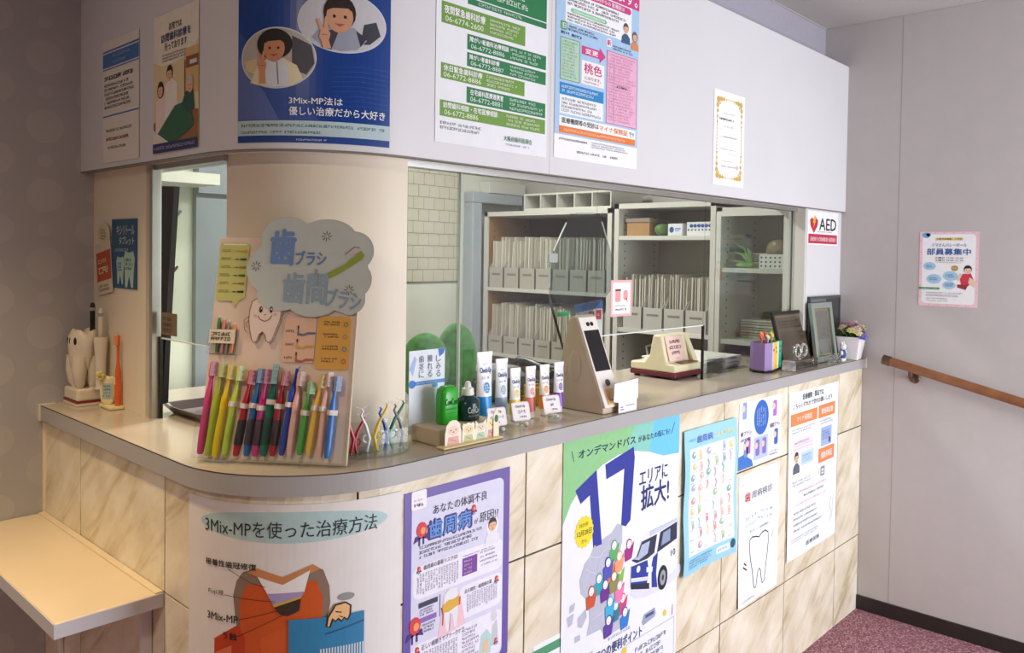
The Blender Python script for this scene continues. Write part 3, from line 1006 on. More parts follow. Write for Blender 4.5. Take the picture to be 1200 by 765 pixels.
# ---- pink and blue insurance card poster
s = Sheet(.333, .472, on_front(.777, 2.09, YBK - .0008), paper='f4f5f8')
s.rect(0, 0, 1, .88, 'a9cbea')
s.rect(0, 0, 1, .112, 'cf3f84', 1).text('変わります。', .35, .03, .97, .1, 'ffffff', bold=.03)
s.rect(.1, .112, .9, .306, 'f3f5f7', 1)
s.poly(rrect(.08, .118, .89, .154, .03, .018), 'cf3f84', 2).text('令和7年8月からの 医療証は', .3, .124, .8, .147, 'ffffff', 4, bold=.02)
s.small(.12, .162, .85, .222, 3, '3a3a40', 3)
s.poly(rrect(.16, .23, .58, .252, .02, .011), '7cbf90', 2).rect(.18, .235, .56, .247, 'b8e0c4', 3).small(.12, .256, .74, .302, 3, '4a4a4e', 3)
s.poly(rrect(.05, .309, .12, .352, .012, .01), '4a9a62', 2).text('旧', .063, .317, .107, .345, 'ffffff', 4, bold=.02).small(.13, .318, .53, .35, 2, '2f3f5a', 3).small(.05, .356, .3, .378, 1, '2f3f5a', 3)
s.rect(.05, .388, .27, .603, 'b4d4bc', 2).frame(.05, .388, .27, .603, .008, .005, '7aa086', 3).small(.07, .4, .25, .59, 12, '8fb09a', 3)
s.poly([(.29, .402), (.5, .402), (.5, .386), (.575, .426), (.5, .468), (.5, .446), (.29, .446)], 'cf3f84', 2).text('変更', .33, .411, .48, .438, 'ffffff', 4, bold=.03)
s.rect(.29, .475, .56, .597, 'f6f0f2', 2).text('桃色', .32, .487, .53, .54, 'c8246c', 4, bold=.03).text('になります。', .33, .555, .52, .572, '3a3034', 4, bold=.01).small(.31, .578, .54, .592, 1, 'b08090', 3)
s.poly(rrect(.58, .32, .645, .364, .012, .01), 'f6eef2', 2).text('新', .59, .327, .635, .357, 'c8246c', 4, bold=.03).small(.66, .345, .95, .374, 2, '2f3f5a', 3)
s.rect(.59, .384, .985, .775, 'ecb2cf', 2).frame(.59, .384, .985, .775, .006, .004, 'b87898', 3).line([(.68, .42), (.68, .77)], .0012, 'b87898', 3).small(.61, .395, .96, .76, 22, 'cc8fae', 3)
s.small(.72, .555, .88, .575, 1, '6a4a5c', 4)
s.face(.825, .235, .013, hair='5a5048', shirt='3c5a80', layer=3).face(.945, .262, .012, hair='6a6260', shirt='d08a5c', long=True, layer=3)
s.rect(.05, .617, .555, .677, '1c84c6', 2).small(.07, .625, .54, .668, 2, 'eaf6ff', 3).rect(.05, .679, .555, .773, 'eff2f6', 2).small(.07, .688, .53, .766, 4, '55555c', 3)
s.rect(.05, .785, .975, .835, 'f6f6f4', 2).text('医療機関等の受診は', .08, .792, .5, .82, '1e2a2c', 4, bold=.03).text('マイナ保険証', .51, .794, .87, .824, 'ea7a20', 4, bold=.03).text('で!!', .885, .8, .95, .825, '1e2a2c', 4, bold=.02)
s.rect(.05, .836, .97, .87, 'ea7d2e', 2).small(.1, .844, .9, .862, 1, 'fbe0c8', 3)
s.small(.05, .893, .4, .91, 1, '404048').small(.42, .89, .9, .925, 3, '9098a4').small(.25, .948, .8, .966, 1, '404048')
s.make('poster', 'blue and pink insurance card poster with a magenta arrow on the bulkhead', 'poster')

# ---- certificate with gold border
s = Sheet(.19, .29, on_front(1.506, 1.9, YBK - .0008), paper='fafaf8')
for a0, b0, a1, b1 in ((.1, .075, .9, .085), (.1, .915, .9, .925)):
    s.rect(a0, b0, a1, b1, 'd8c48c')
for a0 in (.09, .885):
    s.rect(a0, .08, a0 + .02, .92, 'd8c48c')
for ca, cb in ((.13, .1), (.87, .1), (.13, .9), (.87, .9)):
    sg, sb = (1 if ca < .5 else -1), (1 if cb < .5 else -1)
    for da, db, r in ((0, 0, .055), (.09, -.01, .045), (.17, -.012, .035), (.25, -.012, .022), (-.02, .06, .045), (-.02, .12, .035), (-.02, .18, .025), (.05, .035, .03), (-.02, .24, .018)):
        s.poly(circle(ca + sg * da, cb + sb * db, r, r * .62, 9), 'cdb05c' if int(r * 1000) % 2 else 'dcc684', 1)
for k in range(12):
    for a0 in (.1, .9):
        s.poly(circle(a0, .3 + k * .036, .02, .012, 7), 'd9c68e', 1)
s.small(.29, .225, .7, .238, 1, '8a8a8a').small(.17, .283, .8, .308, 1, '55555a', fill=.8).small(.3, .362, .68, .376, 1, '77777a').small(.2, .4, .28, .412, 1, '9a9a9a')
s.small(.24, .468, .76, .49, 1, '606064').small(.5, .52, .75, .533, 1, 'a0a0a0').small(.22, .605, .77, .62, 1, '8c8c90').small(.45, .65, .75, .662, 1, 'a0a0a0').small(.25, .735, .66, .748, 1, '77777a').small(.25, .785, .78, .805, 1, '606064').poly(circle(.77, .79, .04, .026, 10), 'e6b4b0', 1)
s.make('certificate', 'white certificate with gold corner scrolls on the bulkhead', 'certificate')

# ---- blue poster wrapped round the bulkhead corner, two children in ovals
SBP = LB + .088
s = Sheet(.296, .42, lambda a, b, n: tuple(bulk_path(SBP + a, n + .0006) + Vector((0, 0, 2.008 - b))), paper='16408c', step=(.012, None), rough=.3)
s.poly([(0, .5), (.3, .72), (.55, .9), (0, .9)], '31509a').poly([(0, .62), (.2, .78), (.3, .9), (0, .9)], '5a6ca8', 1)
for k in range(9):
    s.line([(.62, .66 + k * .022), (.8, .65 + k * .022), (1, .655 + k * .022)], .0008, '2a58a8', 1)
s.poly(circle(.28, .627, .252, .136, 40), 'cfd3da', 2).poly(circle(.28, .627, .243, .13, 40), 'b9b2a6', 3)
s.poly([(.38, .53), (.5, .57), (.52, .65), (.47, .7), (.38, .68)], '4a4a52', 4, 'illustration').poly([(.06, .64), (.15, .63), (.14, .7), (.07, .68)], 'd8c694', 4, 'illustration')
s.poly([(.1, .735), (.15, .66), (.23, .628), (.32, .628), (.41, .66), (.45, .72), (.37, .752), (.24, .757), (.14, .745)], 'e6dcb4', 5, 'illustration').poly([(.2, .66), (.24, .63), (.32, .63), (.36, .68), (.36, .75), (.24, .757), (.21, .74)], 'd8dde2', 6, 'illustration').line([(.285, .645), (.29, .7), (.295, .745)], .0016, '50545c', 8, 'illustration')
s.poly(circle(.265, .567, .118, .068, 22), '15110f', 6, 'illustration').face(.265, .578, .028, skin='c98a62', hair='15110f', layer=7)
s.poly([(.155, .66), (.165, .645), (.15, .6), (.163, .597), (.18, .637), (.192, .595), (.205, .598), (.2, .64), (.215, .655), (.205, .69), (.21, .74), (.165, .74), (.165, .69)], 'd09068', 10, 'illustration').line([(.168, .66), (.2, .662)], .001, '8a5a40', 11, 'illustration')
s.poly(circle(.69, .46, .279, .136, 40), 'cfd3da', 2).poly(circle(.69, .46, .27, .13, 40), 'c8c8cc', 3)
s.poly([(.82, .46), (.9, .44), (.93, .5), (.86, .545), (.8, .55)], '3a3c46', 4, 'illustration')
s.poly([(.5, .535), (.54, .5), (.62, .48), (.76, .48), (.84, .53), (.78, .575), (.68, .588), (.58, .575)], '9aa0b0', 5, 'illustration').poly([(.56, .575), (.6, .5), (.67, .49), (.62, .585)], '44384a', 6, 'illustration').poly([(.77, .49), (.84, .52), (.8, .56)], '3a3444', 6, 'illustration')
s.face(.67, .428, .033, skin='d09a78', hair='2a1a14', layer=7)
s.poly([(.545, .53), (.555, .505), (.53, .455), (.545, .45), (.575, .495), (.582, .44), (.597, .44), (.6, .498), (.615, .515), (.605, .545), (.62, .58), (.57, .58), (.56, .55)], 'd8a280', 10, 'illustration').line([(.56, .52), (.597, .522)], .001, '9a6a50', 11, 'illustration')
s.text('3Mix-MP法は', .363, .797, .692, .831, 'f4f6fa', 5, bold=.025).text('優しい治療だから大好き', .363, .842, .965, .88, 'f4f6fa', 5, bold=.025)
s.rect(0, .903, 1, .97, 'b9cfd4', 2).small(.03, .915, .98, .935, 1, '3a6a70', 3, ragged=.02).small(.03, .946, .56, .964, 1, '3a6a70', 3, ragged=.02)
s.poly([(0, .974), (1.0, .974), (.98, 1.0), (.03, 1.0)], '123f8a', 2).small(.41, .982, .6, .993, 1, 'd0dcec', 3)
s.make('poster', 'dark blue poster of two smiling children in ovals, wrapped round the bulkhead corner', 'poster')

# ---- two notices on the left bulkhead face
s = Sheet(.211, .285, on_side(.904, 1.872, XB - .0014), paper='e8e2d6')
s.rect(0, .075, 1, .09, '3c6cae').rect(0, .1, 1, .215, '4474b4').rect(0, .225, 1, .235, '3c6cae').small(.28, .115, .8, .15, 1, 'a8c4e6', 3).small(.3, .165, .75, .2, 1, '9cbce0', 3)
s.small(.05, .285, .95, .325, 1, '3c3a3a', fill=.8).small(.05, .345, .92, .56, 6, '5a5652').rect(0, .61, 1, .622, '3c6cae').small(.1, .72, .9, .755, 1, '5a5652').small(.1, .79, .9, .825, 1, 'b06a5c', fill=.7).small(.15, .86, .8, .895, 1, '5a5652')
s.make('notice', 'narrow white notice with a blue heading, nearest the left wall on the bulkhead', 'notice')
s = Sheet(.211, .29, on_side(.614, 1.879, XB - .0014), paper='e6d3a4')
s.poly([(0, 0), (1, 0), (1, .26), (.78, .345), (.5, .375), (.2, .37), (0, .33)], 'f0ead8', 0)
s.text('自宅では', .36, .08, .64, .13, '2a2a2c', bold=.03).text('訪問歯科診療を', .18, .145, .84, .205, '2c3a66', bold=.035).text('行っております', .26, .215, .76, .27, '2a2a2c', bold=.03).small(.2, .29, .84, .35, 3, '77706a')
s.rect(.7, .3, 1, .62, 'dcb678', 1).rect(.74, .36, 1, .44, '8a5a30', 2).rect(.7, .38, .73, .62, '8a5a30', 2).rect(.82, .39, .97, .42, 'e4dcd0', 3)
s.poly([(0, .78), (.4, .66), (1, .74), (1, .93), (0, .93)], '9a6c3c', 1)
s.poly([(.06, .62), (.2, .58), (.3, .62), (.34, .9), (.05, .9)], 'f1dcd6', 2).poly([(.28, .52), (.42, .47), (.56, .53), (.55, .88), (.27, .88)], 'f4ece4', 3)
s.face(.17, .54, .016, layer=4, long=True).face(.38, .44, .016, layer=4)
s.poly([(.08, .87), (.5, .68), (.82, .66), (.92, .84), (.6, .92), (.3, .94)], '2f6a48', 5).poly([(.66, .68), (.74, .6), (.9, .6), (.93, .72), (.8, .76)], '25564a', 6).poly([(.0, .82), (.08, .85), (.4, .94), (0, .94)], 'e8e0d0', 6)
s.face(.84, .56, .016, hair='c8c4bc', layer=7)
s.rect(0, .93, 1, 1, '2c3266', 7).small(.04, .947, .96, .982, 1, 'b4b8d4', 8, ragged=.03)
s.make('poster', 'home visit dental care poster with a patient under a green blanket, left bulkhead face', 'poster')

# ---- defibrillator sign on the right post
s = Sheet(.28, .128, on_front(2.226, 1.568, .0998), paper='f6f6f8')
s.poly([(.06, .28), (.12, .2), (.19, .26), (.26, .2), (.32, .28), (.3, .45), (.19, .66), (.08, .45)], 'c41f35').poly([(.2, .12), (.27, .2), (.22, .3), (.25, .3), (.17, .5), (.19, .36), (.15, .36)], 'e8b03c', 1)
s.text('AED', .36, .2, .93, .55, '2a2228', bold=.03).small(.3, .58, .86, .63, 1, '8a7a80').rect(.02, .68, .97, .96, 'c02a48', 1).text('自動体外式除細動器 設置施設', .08, .76, .92, .89, 'f6dfe4', 3, bold=.01)
s.make('sign', 'red and white AED sign with a heart on the white post', 'sign')

# ---- recruiting poster on the right wall
s = Sheet(.204, .277, on_side(-.204, 1.495, R - .0006), paper='f0ccd4')
s.poly(rrect(.05, .035, .95, .965, .07, .05), 'f6f8fa', 0)
for k in range(12):
    s.poly(circle(.025 + .95 * ((k * 7) % 12) / 12, .017 if k % 2 else .984, .014, .01, 7), 'e8b4c0', 0)
    s.poly(circle(.022 if k % 2 else .976, .05 + .9 * k / 12, .014, .01, 7), 'e8b4c0', 0)
s.poly(circle(.11, .05, .07, .035, 9), '6aa6dc', 2).poly(circle(.15, .04, .04, .025, 9), '6aa6dc', 2)
s.rect(.27, .08, .74, .118, 'f2dc90', 1).text('大東市幼稚園・小学校', .29, .085, .72, .112, '5a5030', bold=.01).text('ママさんバレーボール', .21, .157, .8, .2, '3c6ea8', bold=.02).text('部員募集中', .13, .226, .87, .312, '2a5ca6', bold=.04)
s.text('火曜日 19:00~21:00', .27, .338, .75, .362, '404a5a', bold=.01).text('土曜日 19:00~21:30', .27, .37, .75, .396, '404a5a', bold=.01).small(.3, .405, .72, .42, 1, '77808c')
for a, b, r in ((.18, .464, .11), (.54, .59, .13), (.26, .635, .13), (.52, .713, .11)):
    s.poly(circle(a, b, r, r * .5, 18), 'a9d2ee', 1).small(a - r * .6, b - .025, a + r * .6, b + .022, 2, '3a5a86')
s.poly(circle(.61, .487, .06, .038, 14), 'b89a50', 2).small(.56, .475, .66, .5, 1, 'f4e8b8', 3)
s.rect(.0, .748, .36, .778, '4c9a68', 1).small(.05, .755, .34, .772, 1, 'dff0e4', 3)
s.poly([(.7, .62), (.74, .56), (.88, .55), (.93, .64), (.84, .72), (.72, .7)], 'd23c50', 2, 'illustration').poly([(.66, .7), (.84, .7), (.8, .77), (.66, .74)], '9a3040', 3, 'illustration').poly([(.86, .6), (.97, .66), (.94, .74), (.84, .68)], 'f0cfb4', 3, 'illustration').poly([(.64, .63), (.7, .55), (.74, .57), (.68, .66)], 'f0cfb4', 3, 'illustration')
s.face(.83, .505, .015, skin='f0cfb4', hair='2a2022', layer=4)
s.small(.13, .81, .8, .83, 1, '6a6c72').small(.13, .84, .72, .87, 2, '6a6c72').small(.13, .888, .6, .905, 1, '404a60').small(.13, .92, .55, .935, 1, '6a6c72')
s.make('poster', 'pink bordered volleyball club poster above the handrail on the right wall', 'poster')

# ---- large bus poster: 17
wv = lambda A, B: .0022 * (math.sin(3.1 * A + .4) + 1.0) * (.4 + .6 * B)
s = Sheet(.484, .684, curl(on_front(.7305, .9605, -.0006), .484, .684, 1.0, wv), paper='eef2fa', step=(.06, .08), rough=.3)
wave = [(0, .281), (.06, .215), (.15, .16), (.3, .114), (.43, .095), (.57, .098), (.7, .117), (.84, .149), (1, .158)]
s.poly([(0, 0), (.56, 0), (.5, .095), (.43, .095), (.3, .114), (.15, .16), (.06, .215), (0, .281)], '8cc98a', 0).poly([(.56, 0), (.75, 0), (.7, .117), (.57, .098), (.5, .095)], '86cdbc', 0).poly([(.75, 0), (1, 0), (1, .158), (.84, .149), (.7, .117)], '6cc6ee', 0)
NV = '20309a'
s.text('オンデマンドバス', .11, .04, .575, .07, '17285e', bold=.035).text('があなたの街にも!', .6, .047, .9, .071, '24406a', bold=.005).line([(.06, .038), (.075, .075)], .0025, '24406a').line([(.95, .03), (.915, .072)], .0025, '24406a')
s.poly([(.09, .176), (.25, .126), (.3, .396), (.232, .396), (.2, .207), (.13, .227)], NV, 2, 'numerals').poly([(.32, .117), (.56, .081), (.57, .123), (.54, .35), (.5, .367), (.46, .356), (.48, .152), (.33, .17)], NV, 2, 'numerals')
s.text('エリアに', .615, .182, .885, .238, '1f2a70', bold=.02, rot=0).text('拡大!', .635, .24, .9, .332, '1f2a70', bold=.035)
s.poly([(.16 + (.073 if k % 2 else .066) * math.cos(k * PI / 16), .328 + (.057 if k % 2 else .052) * math.sin(k * PI / 16)) for k in range(32)], 'f6de1c', 3).text('2025年', .12, .295, .19, .31, '4a5a30', 5).text('12月28日', .105, .32, .215, .34, '2c3c28', 5, bold=.01).text('から', .14, .352, .18, .366, '4a5a30', 5)
LG = 'b9bdd0'
s.poly([(.43, .345), (.47, .36), (.47, .419), (.44, .47), (.46, .56), (.48, .638), (.5, .7), (.46, .735), (.34, .741), (.3, .7), (.19, .698), (.21, .65), (.2, .58), (.14, .539), (.13, .49), (.17, .44), (.21, .424), (.24, .39), (.3, .381), (.38, .37)], LG, 2, 'map')
for pts in ([(.06, .565), (.1, .56), (.09, .585), (.06, .59)], [(.04, .6), (.09, .595), (.08, .63), (.05, .635)], [(.12, .62), (.18, .6), (.19, .63), (.15, .66), (.12, .65)], [(.1, .68), (.14, .68), (.14, .7), (.1, .7)]):
    s.poly(pts, LG, 2, 'map')
for pts in ([(.21, .424), (.28, .44), (.36, .41)], [(.17, .46), (.27, .5), (.3, .44)], [(.2, .56), (.3, .57), (.34, .5)], [(.23, .65), (.34, .64)]):
    s.line(pts, .0014, 'd8dbe6', 3, 'map')
hd = [(.53, .443, 'a02484'), (.4, .423, '58b068'), (.445, .47, 'f0a27a'), (.35, .475, '4a52b8'), (.37, .487, 'ea6a34'), (.28, .519, '2aa0b8'), (.33, .551, '6a2a90'), (.4, .535, '8a8a50'), (.45, .523, '7cc050'), (.22, .552, 'c8502c'), (.45, .578, 'e87ab0'), (.37, .62, '38b0dc'), (.48, .633, 'd83a74'), (.42, .646, '2a7a98'), (.5, .688, '2c7ad0'), (.36, .686, '5a3a9c')]
for i, (a, b, c) in enumerate(hd):
    L = 4 + (i % 4) * 2
    s.poly([(a - .04, b + .012), (a - .02, b + .006), (a + .022, b + .006), (a + .045, b - .01), (a + .034, b + .03), (a + .024, b + .052), (a - .034, b + .056)], c, L, 'figures')
    s.poly(circle(a, b - .006, .024, .019, 14), c, L, 'figures').poly(circle(a, b - .004, .019, .0155, 14), 'fbf3ec', L + 1, 'figures').line([(a - .007, b + .002), (a, b + .005), (a + .007, b + .002)], .0009, c, L + 2, 'figures')
s.poly(circle(.8, .63, .25, .045, 24), 'dcdff0', 1)
s.poly([(.545, .6), (.55, .525), (.6, .5), (.645, .445), (.72, .425), (.99, .418), (.99, .62), (.8, .655), (.72, .64)], 'eef1f8', 3, 'vehicle').poly([(.548, .6), (.552, .527), (.7, .53), (.715, .57), (.7, .62), (.72, .64)], '223a98', 4, 'vehicle')
s.poly([(.555, .505), (.6, .5), (.645, .45), (.79, .447), (.765, .515), (.7, .525), (.6, .523)], '26304a', 5, 'vehicle').poly([(.57, .503), (.61, .5), (.645, .462), (.72, .46), (.7, .505), (.62, .515)], 'aebcd4', 6, 'vehicle').poly([(.79, .52), (.82, .445), (.99, .432), (.99, .5)], '26304a', 5, 'vehicle').poly([(.83, .5), (.85, .452), (.92, .447), (.92, .495)], '8c9cbc', 6, 'vehicle')
s.poly([(.72, .425), (.99, .418), (.99, .428), (.82, .44), (.72, .443)], 'c4cce0', 6, 'vehicle').poly([(.755, .53), (.8, .52), (.785, .6), (.8, .655), (.745, .645), (.74, .56)], '223a98', 6, 'vehicle')
s.poly([(.55, .57), (.71, .595), (.71, .61), (.55, .585)], 'd8dcec', 7, 'vehicle').poly([(.55, .592), (.72, .622), (.72, .645), (.555, .612)], '1c2440', 7, 'vehicle').poly(circle(.615, .548, .018, .013, 12), 'e6eaf4', 8, 'vehicle').poly([(.69, .556), (.75, .565), (.745, .585), (.69, .575)], 'f4f6fa', 8, 'vehicle')
s.poly(circle(.85, .628, .048, .048, 22), '1c1e26', 8, 'vehicle').poly(circle(.85, .628, .029, .03, 18), '9aa0ac', 9, 'vehicle').poly(circle(.85, .628, .012, .012, 12), '3a3e48', 10, 'vehicle')
s.text('10', .93, .535, .975, .56, '26304a', 8)
s.text('オンデマンドバスの', .36, .745, .55, .758, '3a4a8a', 4).text('5つの便利ポイント', .28, .77, .66, .81, '23307c', 4, bold=.025)
s.poly([(.66, .76), (.68, .735), (.78, .73), (.79, .755), (.78, .765), (.67, .775)], '9aa6c4', 4, 'illustration').rect(.69, .74, .77, .752, '4a5678', 5, 'illustration')
s.small(.05, .76, .28, .8, 3, '8a90a4').frame(.02, .83, .48, .98, .003, .003, 'b8c0d8', 2).frame(.52, .81, .98, .98, .003, .003, 'b8c0d8', 2).small(.1, .85, .42, .95, 4, '6a7490').small(.6, .84, .9, .95, 4, '6a7490').poly(circle(.5, .83, .022, .016, 8), 'f0c83c', 3).poly(circle(.88, .775, .018, .013, 8), 'f0c83c', 3)
s.line([(.96, .76), (.955, .8)], .003, 'd85a6a', 3)
s.make('poster', 'large on-demand bus poster with a big navy 17 on the counter front', 'poster')

# ---- small sheet just seen below it to the left
s = Sheet(.10, .2, on_front(.64, .522, -.0006), paper='eef2f6')
s.rect(0, .06, 1, .16, '4a9a6c').small(.1, .2, .9, .9, 10, '8a90a0')
s.make('notice', 'small white notice at the foot of the counter front, left of the bus poster', 'notice')

# ---- light blue poster of body symptoms, curling off the tiles
cv = lambda A, B: .016 * (A - .45) ** 2 * (1 + B) + .005 * math.sin(5.5 * B) ** 2 + .003
s = Sheet(.287, .405, curl(on_front(1.231, .907, -.0006), .287, .405, 1.0, cv), paper='9fd8f0', step=(.024, .03), rough=.3)
s.rect(.1, .135, .95, .875, 'f0f6fa', 0).text('歯周病', .24, .055, .54, .105, '5a6ac8', bold=.03).text('と全身の病気', .56, .062, .93, .1, 'e8e4a0', bold=.03).small(.08, .06, .22, .09, 1, '6ab0cc')
rng = random.Random(5)
pal = ['e8cc8c', 'dc98a0', 'a0c4bc', 'd0a8c0', 'a4b0d4', 'e0b8b0', 'a8c49c', 'c8a4ac', '84b4ac', 'd8949e']
for i in range(6):
    for j in range(9):
        a, b = .17 + i * .142 + rng.uniform(-.02, .02), .175 + j * .08 + rng.uniform(-.01, .01)
        if rng.random() < .82:
            c = pal[rng.randrange(10)]
            k = rng.randrange(3)
            if k == 0:
                s.poly(circle(a, b, .044, .026, 9), c, 1, 'illustration').poly(circle(a + .012, b - .006, .02, .012, 7), 'f6e6e0', 2, 'illustration')
            elif k == 1:
                s.poly([(a - .026, b - .03), (a + .026, b - .026), (a + .034, b + .024), (a - .016, b + .034)], c, 1, 'illustration').poly(circle(a, b - .014, .014, .01, 7), 'f0d8c4', 2, 'illustration')
            else:
                s.line([(a - .02, b - .03), (a + .01, b), (a - .008, b + .03)], .007, c, 1, 'illustration')
        s.small(a - .05, b + .03, a + .045, b + .044, 1, '8a94a4', 1)
s.small(.1, .895, .6, .965, 4, '4c8ab0').poly(rrect(.63, .905, .88, .955, .02, .014), 'e8f6fc', 1).small(.66, .918, .85, .942, 1, '3a7aa8').poly(circle(.93, .92, .045, .035, 14), '1f5c74', 2)
s.make('poster', 'light blue poster of many small body drawings, curling off the tiles', 'poster')

# ---- blue circle leaflet
s = Sheet(.282, .205, on_front(1.548, .942, -.0006), paper='eef0f8')
s.poly([(0, .8), (.12, .78), (.3, .9), (.34, 1), (0, 1)], '3c78c8', 0).rect(.345, .58, .68, .93, 'b4c8ee', 0)
s.poly(circle(.51, .29, .175, .27, 28), '2f68c0', 1)
for k in range(5):
    s.small(.4 + k * .046, .12 + abs(k - 2) * .02, .43 + k * .046, .46 - abs(k - 2) * .02, 1, 'd8e4f6', vertical=True, ragged=.1)
for a, b, c in ((.12, .12, '8ea6d8'), (.84, .2, 'b070c4'), (.16, .7, '7a90c8'), (.22, .66, 'a868bc'), (.88, .66, '3c64b4'), (.43, .74, '8a70c0'), (.59, .74, '8a70c0')):
    s.poly(rrect(a - .045, b - .12, a + .045, b + .13, .02, .03), c, 2, 'illustration').poly(circle(a - .03, b - .03, .035, .05, 10), 'f0d0bc', 3, 'illustration')
s.text('歯ブラシ', .04, .43, .28, .5, '3a3f66', bold=.02).text('歯間ブラシ', .72, .43, .97, .5, '3a3f66', bold=.02).small(.03, .53, .33, .6, 1, '6a70a0').small(.72, .86, .98, .95, 2, '8a70a8')
s.make('poster', 'small landscape leaflet with a blue circle above the tooth poster', 'poster')

# ---- tooth check-up poster
s = Sheet(.27, .41, curl(on_front(1.557, .718, -.0006), .27, .41, 1.0, lambda A, B: .006 * B * B * (1 - A)), paper='f2f7fb', step=(.05, .05))
s.text('歯', .14, .145, .27, .215, 'd03c38', bold=.03).text('周病検診', .3, .15, .82, .208, '4a5466', bold=.0).small(.05, .07, .15, .085, 1, '9aa4b0').small(.2, .24, .8, .252, 1, 'b0b8c4')
for k in range(9):
    a = .16 + k * .075
    s.small(a, .33 - .0016 * (4 - abs(k - 4)) ** 2, a + .055, .365 - .0016 * (4 - abs(k - 4)) ** 2, 1, '9aa6b6').small(a, .385 - .0016 * (4 - abs(k - 4)) ** 2, a + .05, .415 - .0016 * (4 - abs(k - 4)) ** 2, 1, '9aa6b6')
s.text('受けましょう歯周病検診', .26, .445, .74, .465, '7a8698')
tooth = [(.27, .56), (.27, .52), (.33, .505), (.42, .515), (.5, .53), (.57, .508), (.66, .505), (.73, .53), (.74, .6), (.72, .68), (.69, .76), (.665, .84), (.64, .9), (.595, .91), (.565, .86), (.545, .8), (.51, .775), (.475, .8), (.45, .86), (.43, .91), (.385, .905), (.36, .84), (.335, .76), (.295, .68), (.275, .62)]
s.poly(tooth, 'ffffff', 0, 'tooth_drawing').line(tooth, .0042, '23282e', 1, 'tooth_drawing', closed=True)
s.line([(.13, .67), (.19, .7)], .005, '23282e', 1).line([(.11, .7), (.2, .735)], .005, '23282e', 1).line([(.85, .56), (.82, .59), (.86, .53)], .002, '8a949e', 1).line([(.88, .545), (.91, .52)], .002, '8a949e', 1)
s.small(.06, .955, .5, .975, 1, '8a94a2')
s.make('poster', 'white dental check-up poster with a black outlined tooth', 'poster')

# ---- insurance orange-box poster
s = Sheet(.414, .572, curl(on_front(1.889, .932, -.0006), .414, .572, 1.0, lambda A, B: .004 * (1 - A) * B), paper='f4f9fc', step=(.08, .1))
s.text('医療機関・薬局では', .25, .02, .67, .056, '33383e', bold=.02).text('こちらいずれかで受付お願いします', .07, .068, .86, .1, '33383e', bold=.01)
OR = 'ee8a50'
s.rect(.03, .128, .55, .2, OR).text('マイナ保険証', .14, .148, .44, .182, 'fdf0e6', bold=.03).rect(.575, .122, .93, .204, OR).text('資格確認書', .63, .145, .88, .182, 'fdf0e6', bold=.03).rect(.59, .398, .93, .488, OR).text('健康保険証', .64, .422, .88, .466, 'fdf0e6', bold=.03)
s.small(.05, .215, .52, .25, 2, 'a0a8b4').small(.6, .215, .9, .25, 2, 'a0a8b4').rect(.635, .268, .865, .388, 'a4b8e6').small(.66, .285, .83, .35, 4, '7a90c4').poly(circle(.82, .36, .02, .02, 10), '4a4a66', 3)
s.rect(.08, .28, .49, .375, 'f2e2ee').small(.1, .295, .46, .318, 1, 'a88aa4').line([(.1, .325), (.46, .325)], .001, 'd080a0').line([(.1, .345), (.46, .345)], .001, 'd080a0').rect(.24, .375, .49, .455, 'bfdcf0', 1).small(.26, .39, .46, .44, 3, '90b4d0', 3)
s.face(.15, .395, .018, hair='30343c', shirt='5a6878', layer=3)
s.small(.08, .53, .55, .57, 2, 'a8b0bc').line([(.6, .52), (.6, .56)], .003, 'd05a60').rect(.64, .515, .73, .575, '8a929c', 1).rect(.66, .53, .71, .545, 'f4f9fc', 2).rect(.66, .552, .71, .562, 'f4f9fc', 2)
s.small(.2, .6, .88, .62, 1, 'd8a0a8').small(.3, .632, .72, .655, 1, '6a727c').small(.15, .675, .9, .69, 1, 'd8a0a8')
for b in (.72, .755, .79, .825):
    s.small(.11, b, .84, b + .02, 1, '7a848e', ragged=.4)
s.line([(.88, .74), (.86, .8), (.9, .84), (.86, .9)], .003, '8a9ab4').line([(.92, .75), (.93, .82), (.9, .88)], .002, '8a9ab4')
s.small(.08, .875, .75, .905, 2, 'b0b8c2').text('医療保険', .37, .935, .64, .962, '6a7688', bold=.02)
s.make('poster', 'tall white insurance poster with three orange boxes, rightmost on the counter', 'poster')

# ---- purple gum disease poster
s = Sheet(.279, .398, on_front(.28, .937, -.0006), paper='6a5aa8', rough=.35)
s.poly(rrect(.065, .045, .935, .985, .05, .035), 'd9daf0', 0).poly(rrect(.06, 0, .19, .09, .015, .01), 'f6f4f8', 2).small(.08, .04, .17, .052, 1, '8a86a8', 3).small(.08, .06, .17, .078, 1, '3f3a60', 3, fill=.8)
s.text('あなたの体調不良', .25, .09, .76, .137, '3c3850', bold=.005)
s.text('歯周病', .2, .158, .615, .256, '4a2a78', 2, bold=.1).text('歯周病', .215, .163, .6, .25, '5f9ae4', 5, bold=.03)
s.text('が', .635, .222, .675, .248, '3c3850').text('原因!?', .69, .2, .88, .25, '3c3850', bold=.005)
def germ(a, b, k):
    s.poly([(a - .06 * k, b + .03 * k), (a + .06 * k, b + .025 * k), (a + .075 * k, b + .06 * k), (a, b + .045 * k), (a - .08 * k, b + .065 * k)], '4a2a78', 4, 'illustration').poly(circle(a, b, .05 * k, .042 * k, 12), 'd83a44', 5, 'illustration').poly(circle(a + .01 * k, b + .006 * k, .025 * k, .02 * k, 9), 'f4a060', 6, 'illustration').rect(a - .03 * k, b + .04 * k, a - .015 * k, b + .085 * k, '4a2a78', 4, 'illustration').rect(a + .01 * k, b + .04 * k, a + .025 * k, b + .08 * k, '4a2a78', 4, 'illustration')
germ(.15, .192, .9)
germ(.63, .163, .42)
s.poly(circle(.82, .29, .06, .048, 18), 'f4f0f0', 2).face(.82, .28, .0135, hair='3a2a26', shirt='e8e8f0', layer=3)
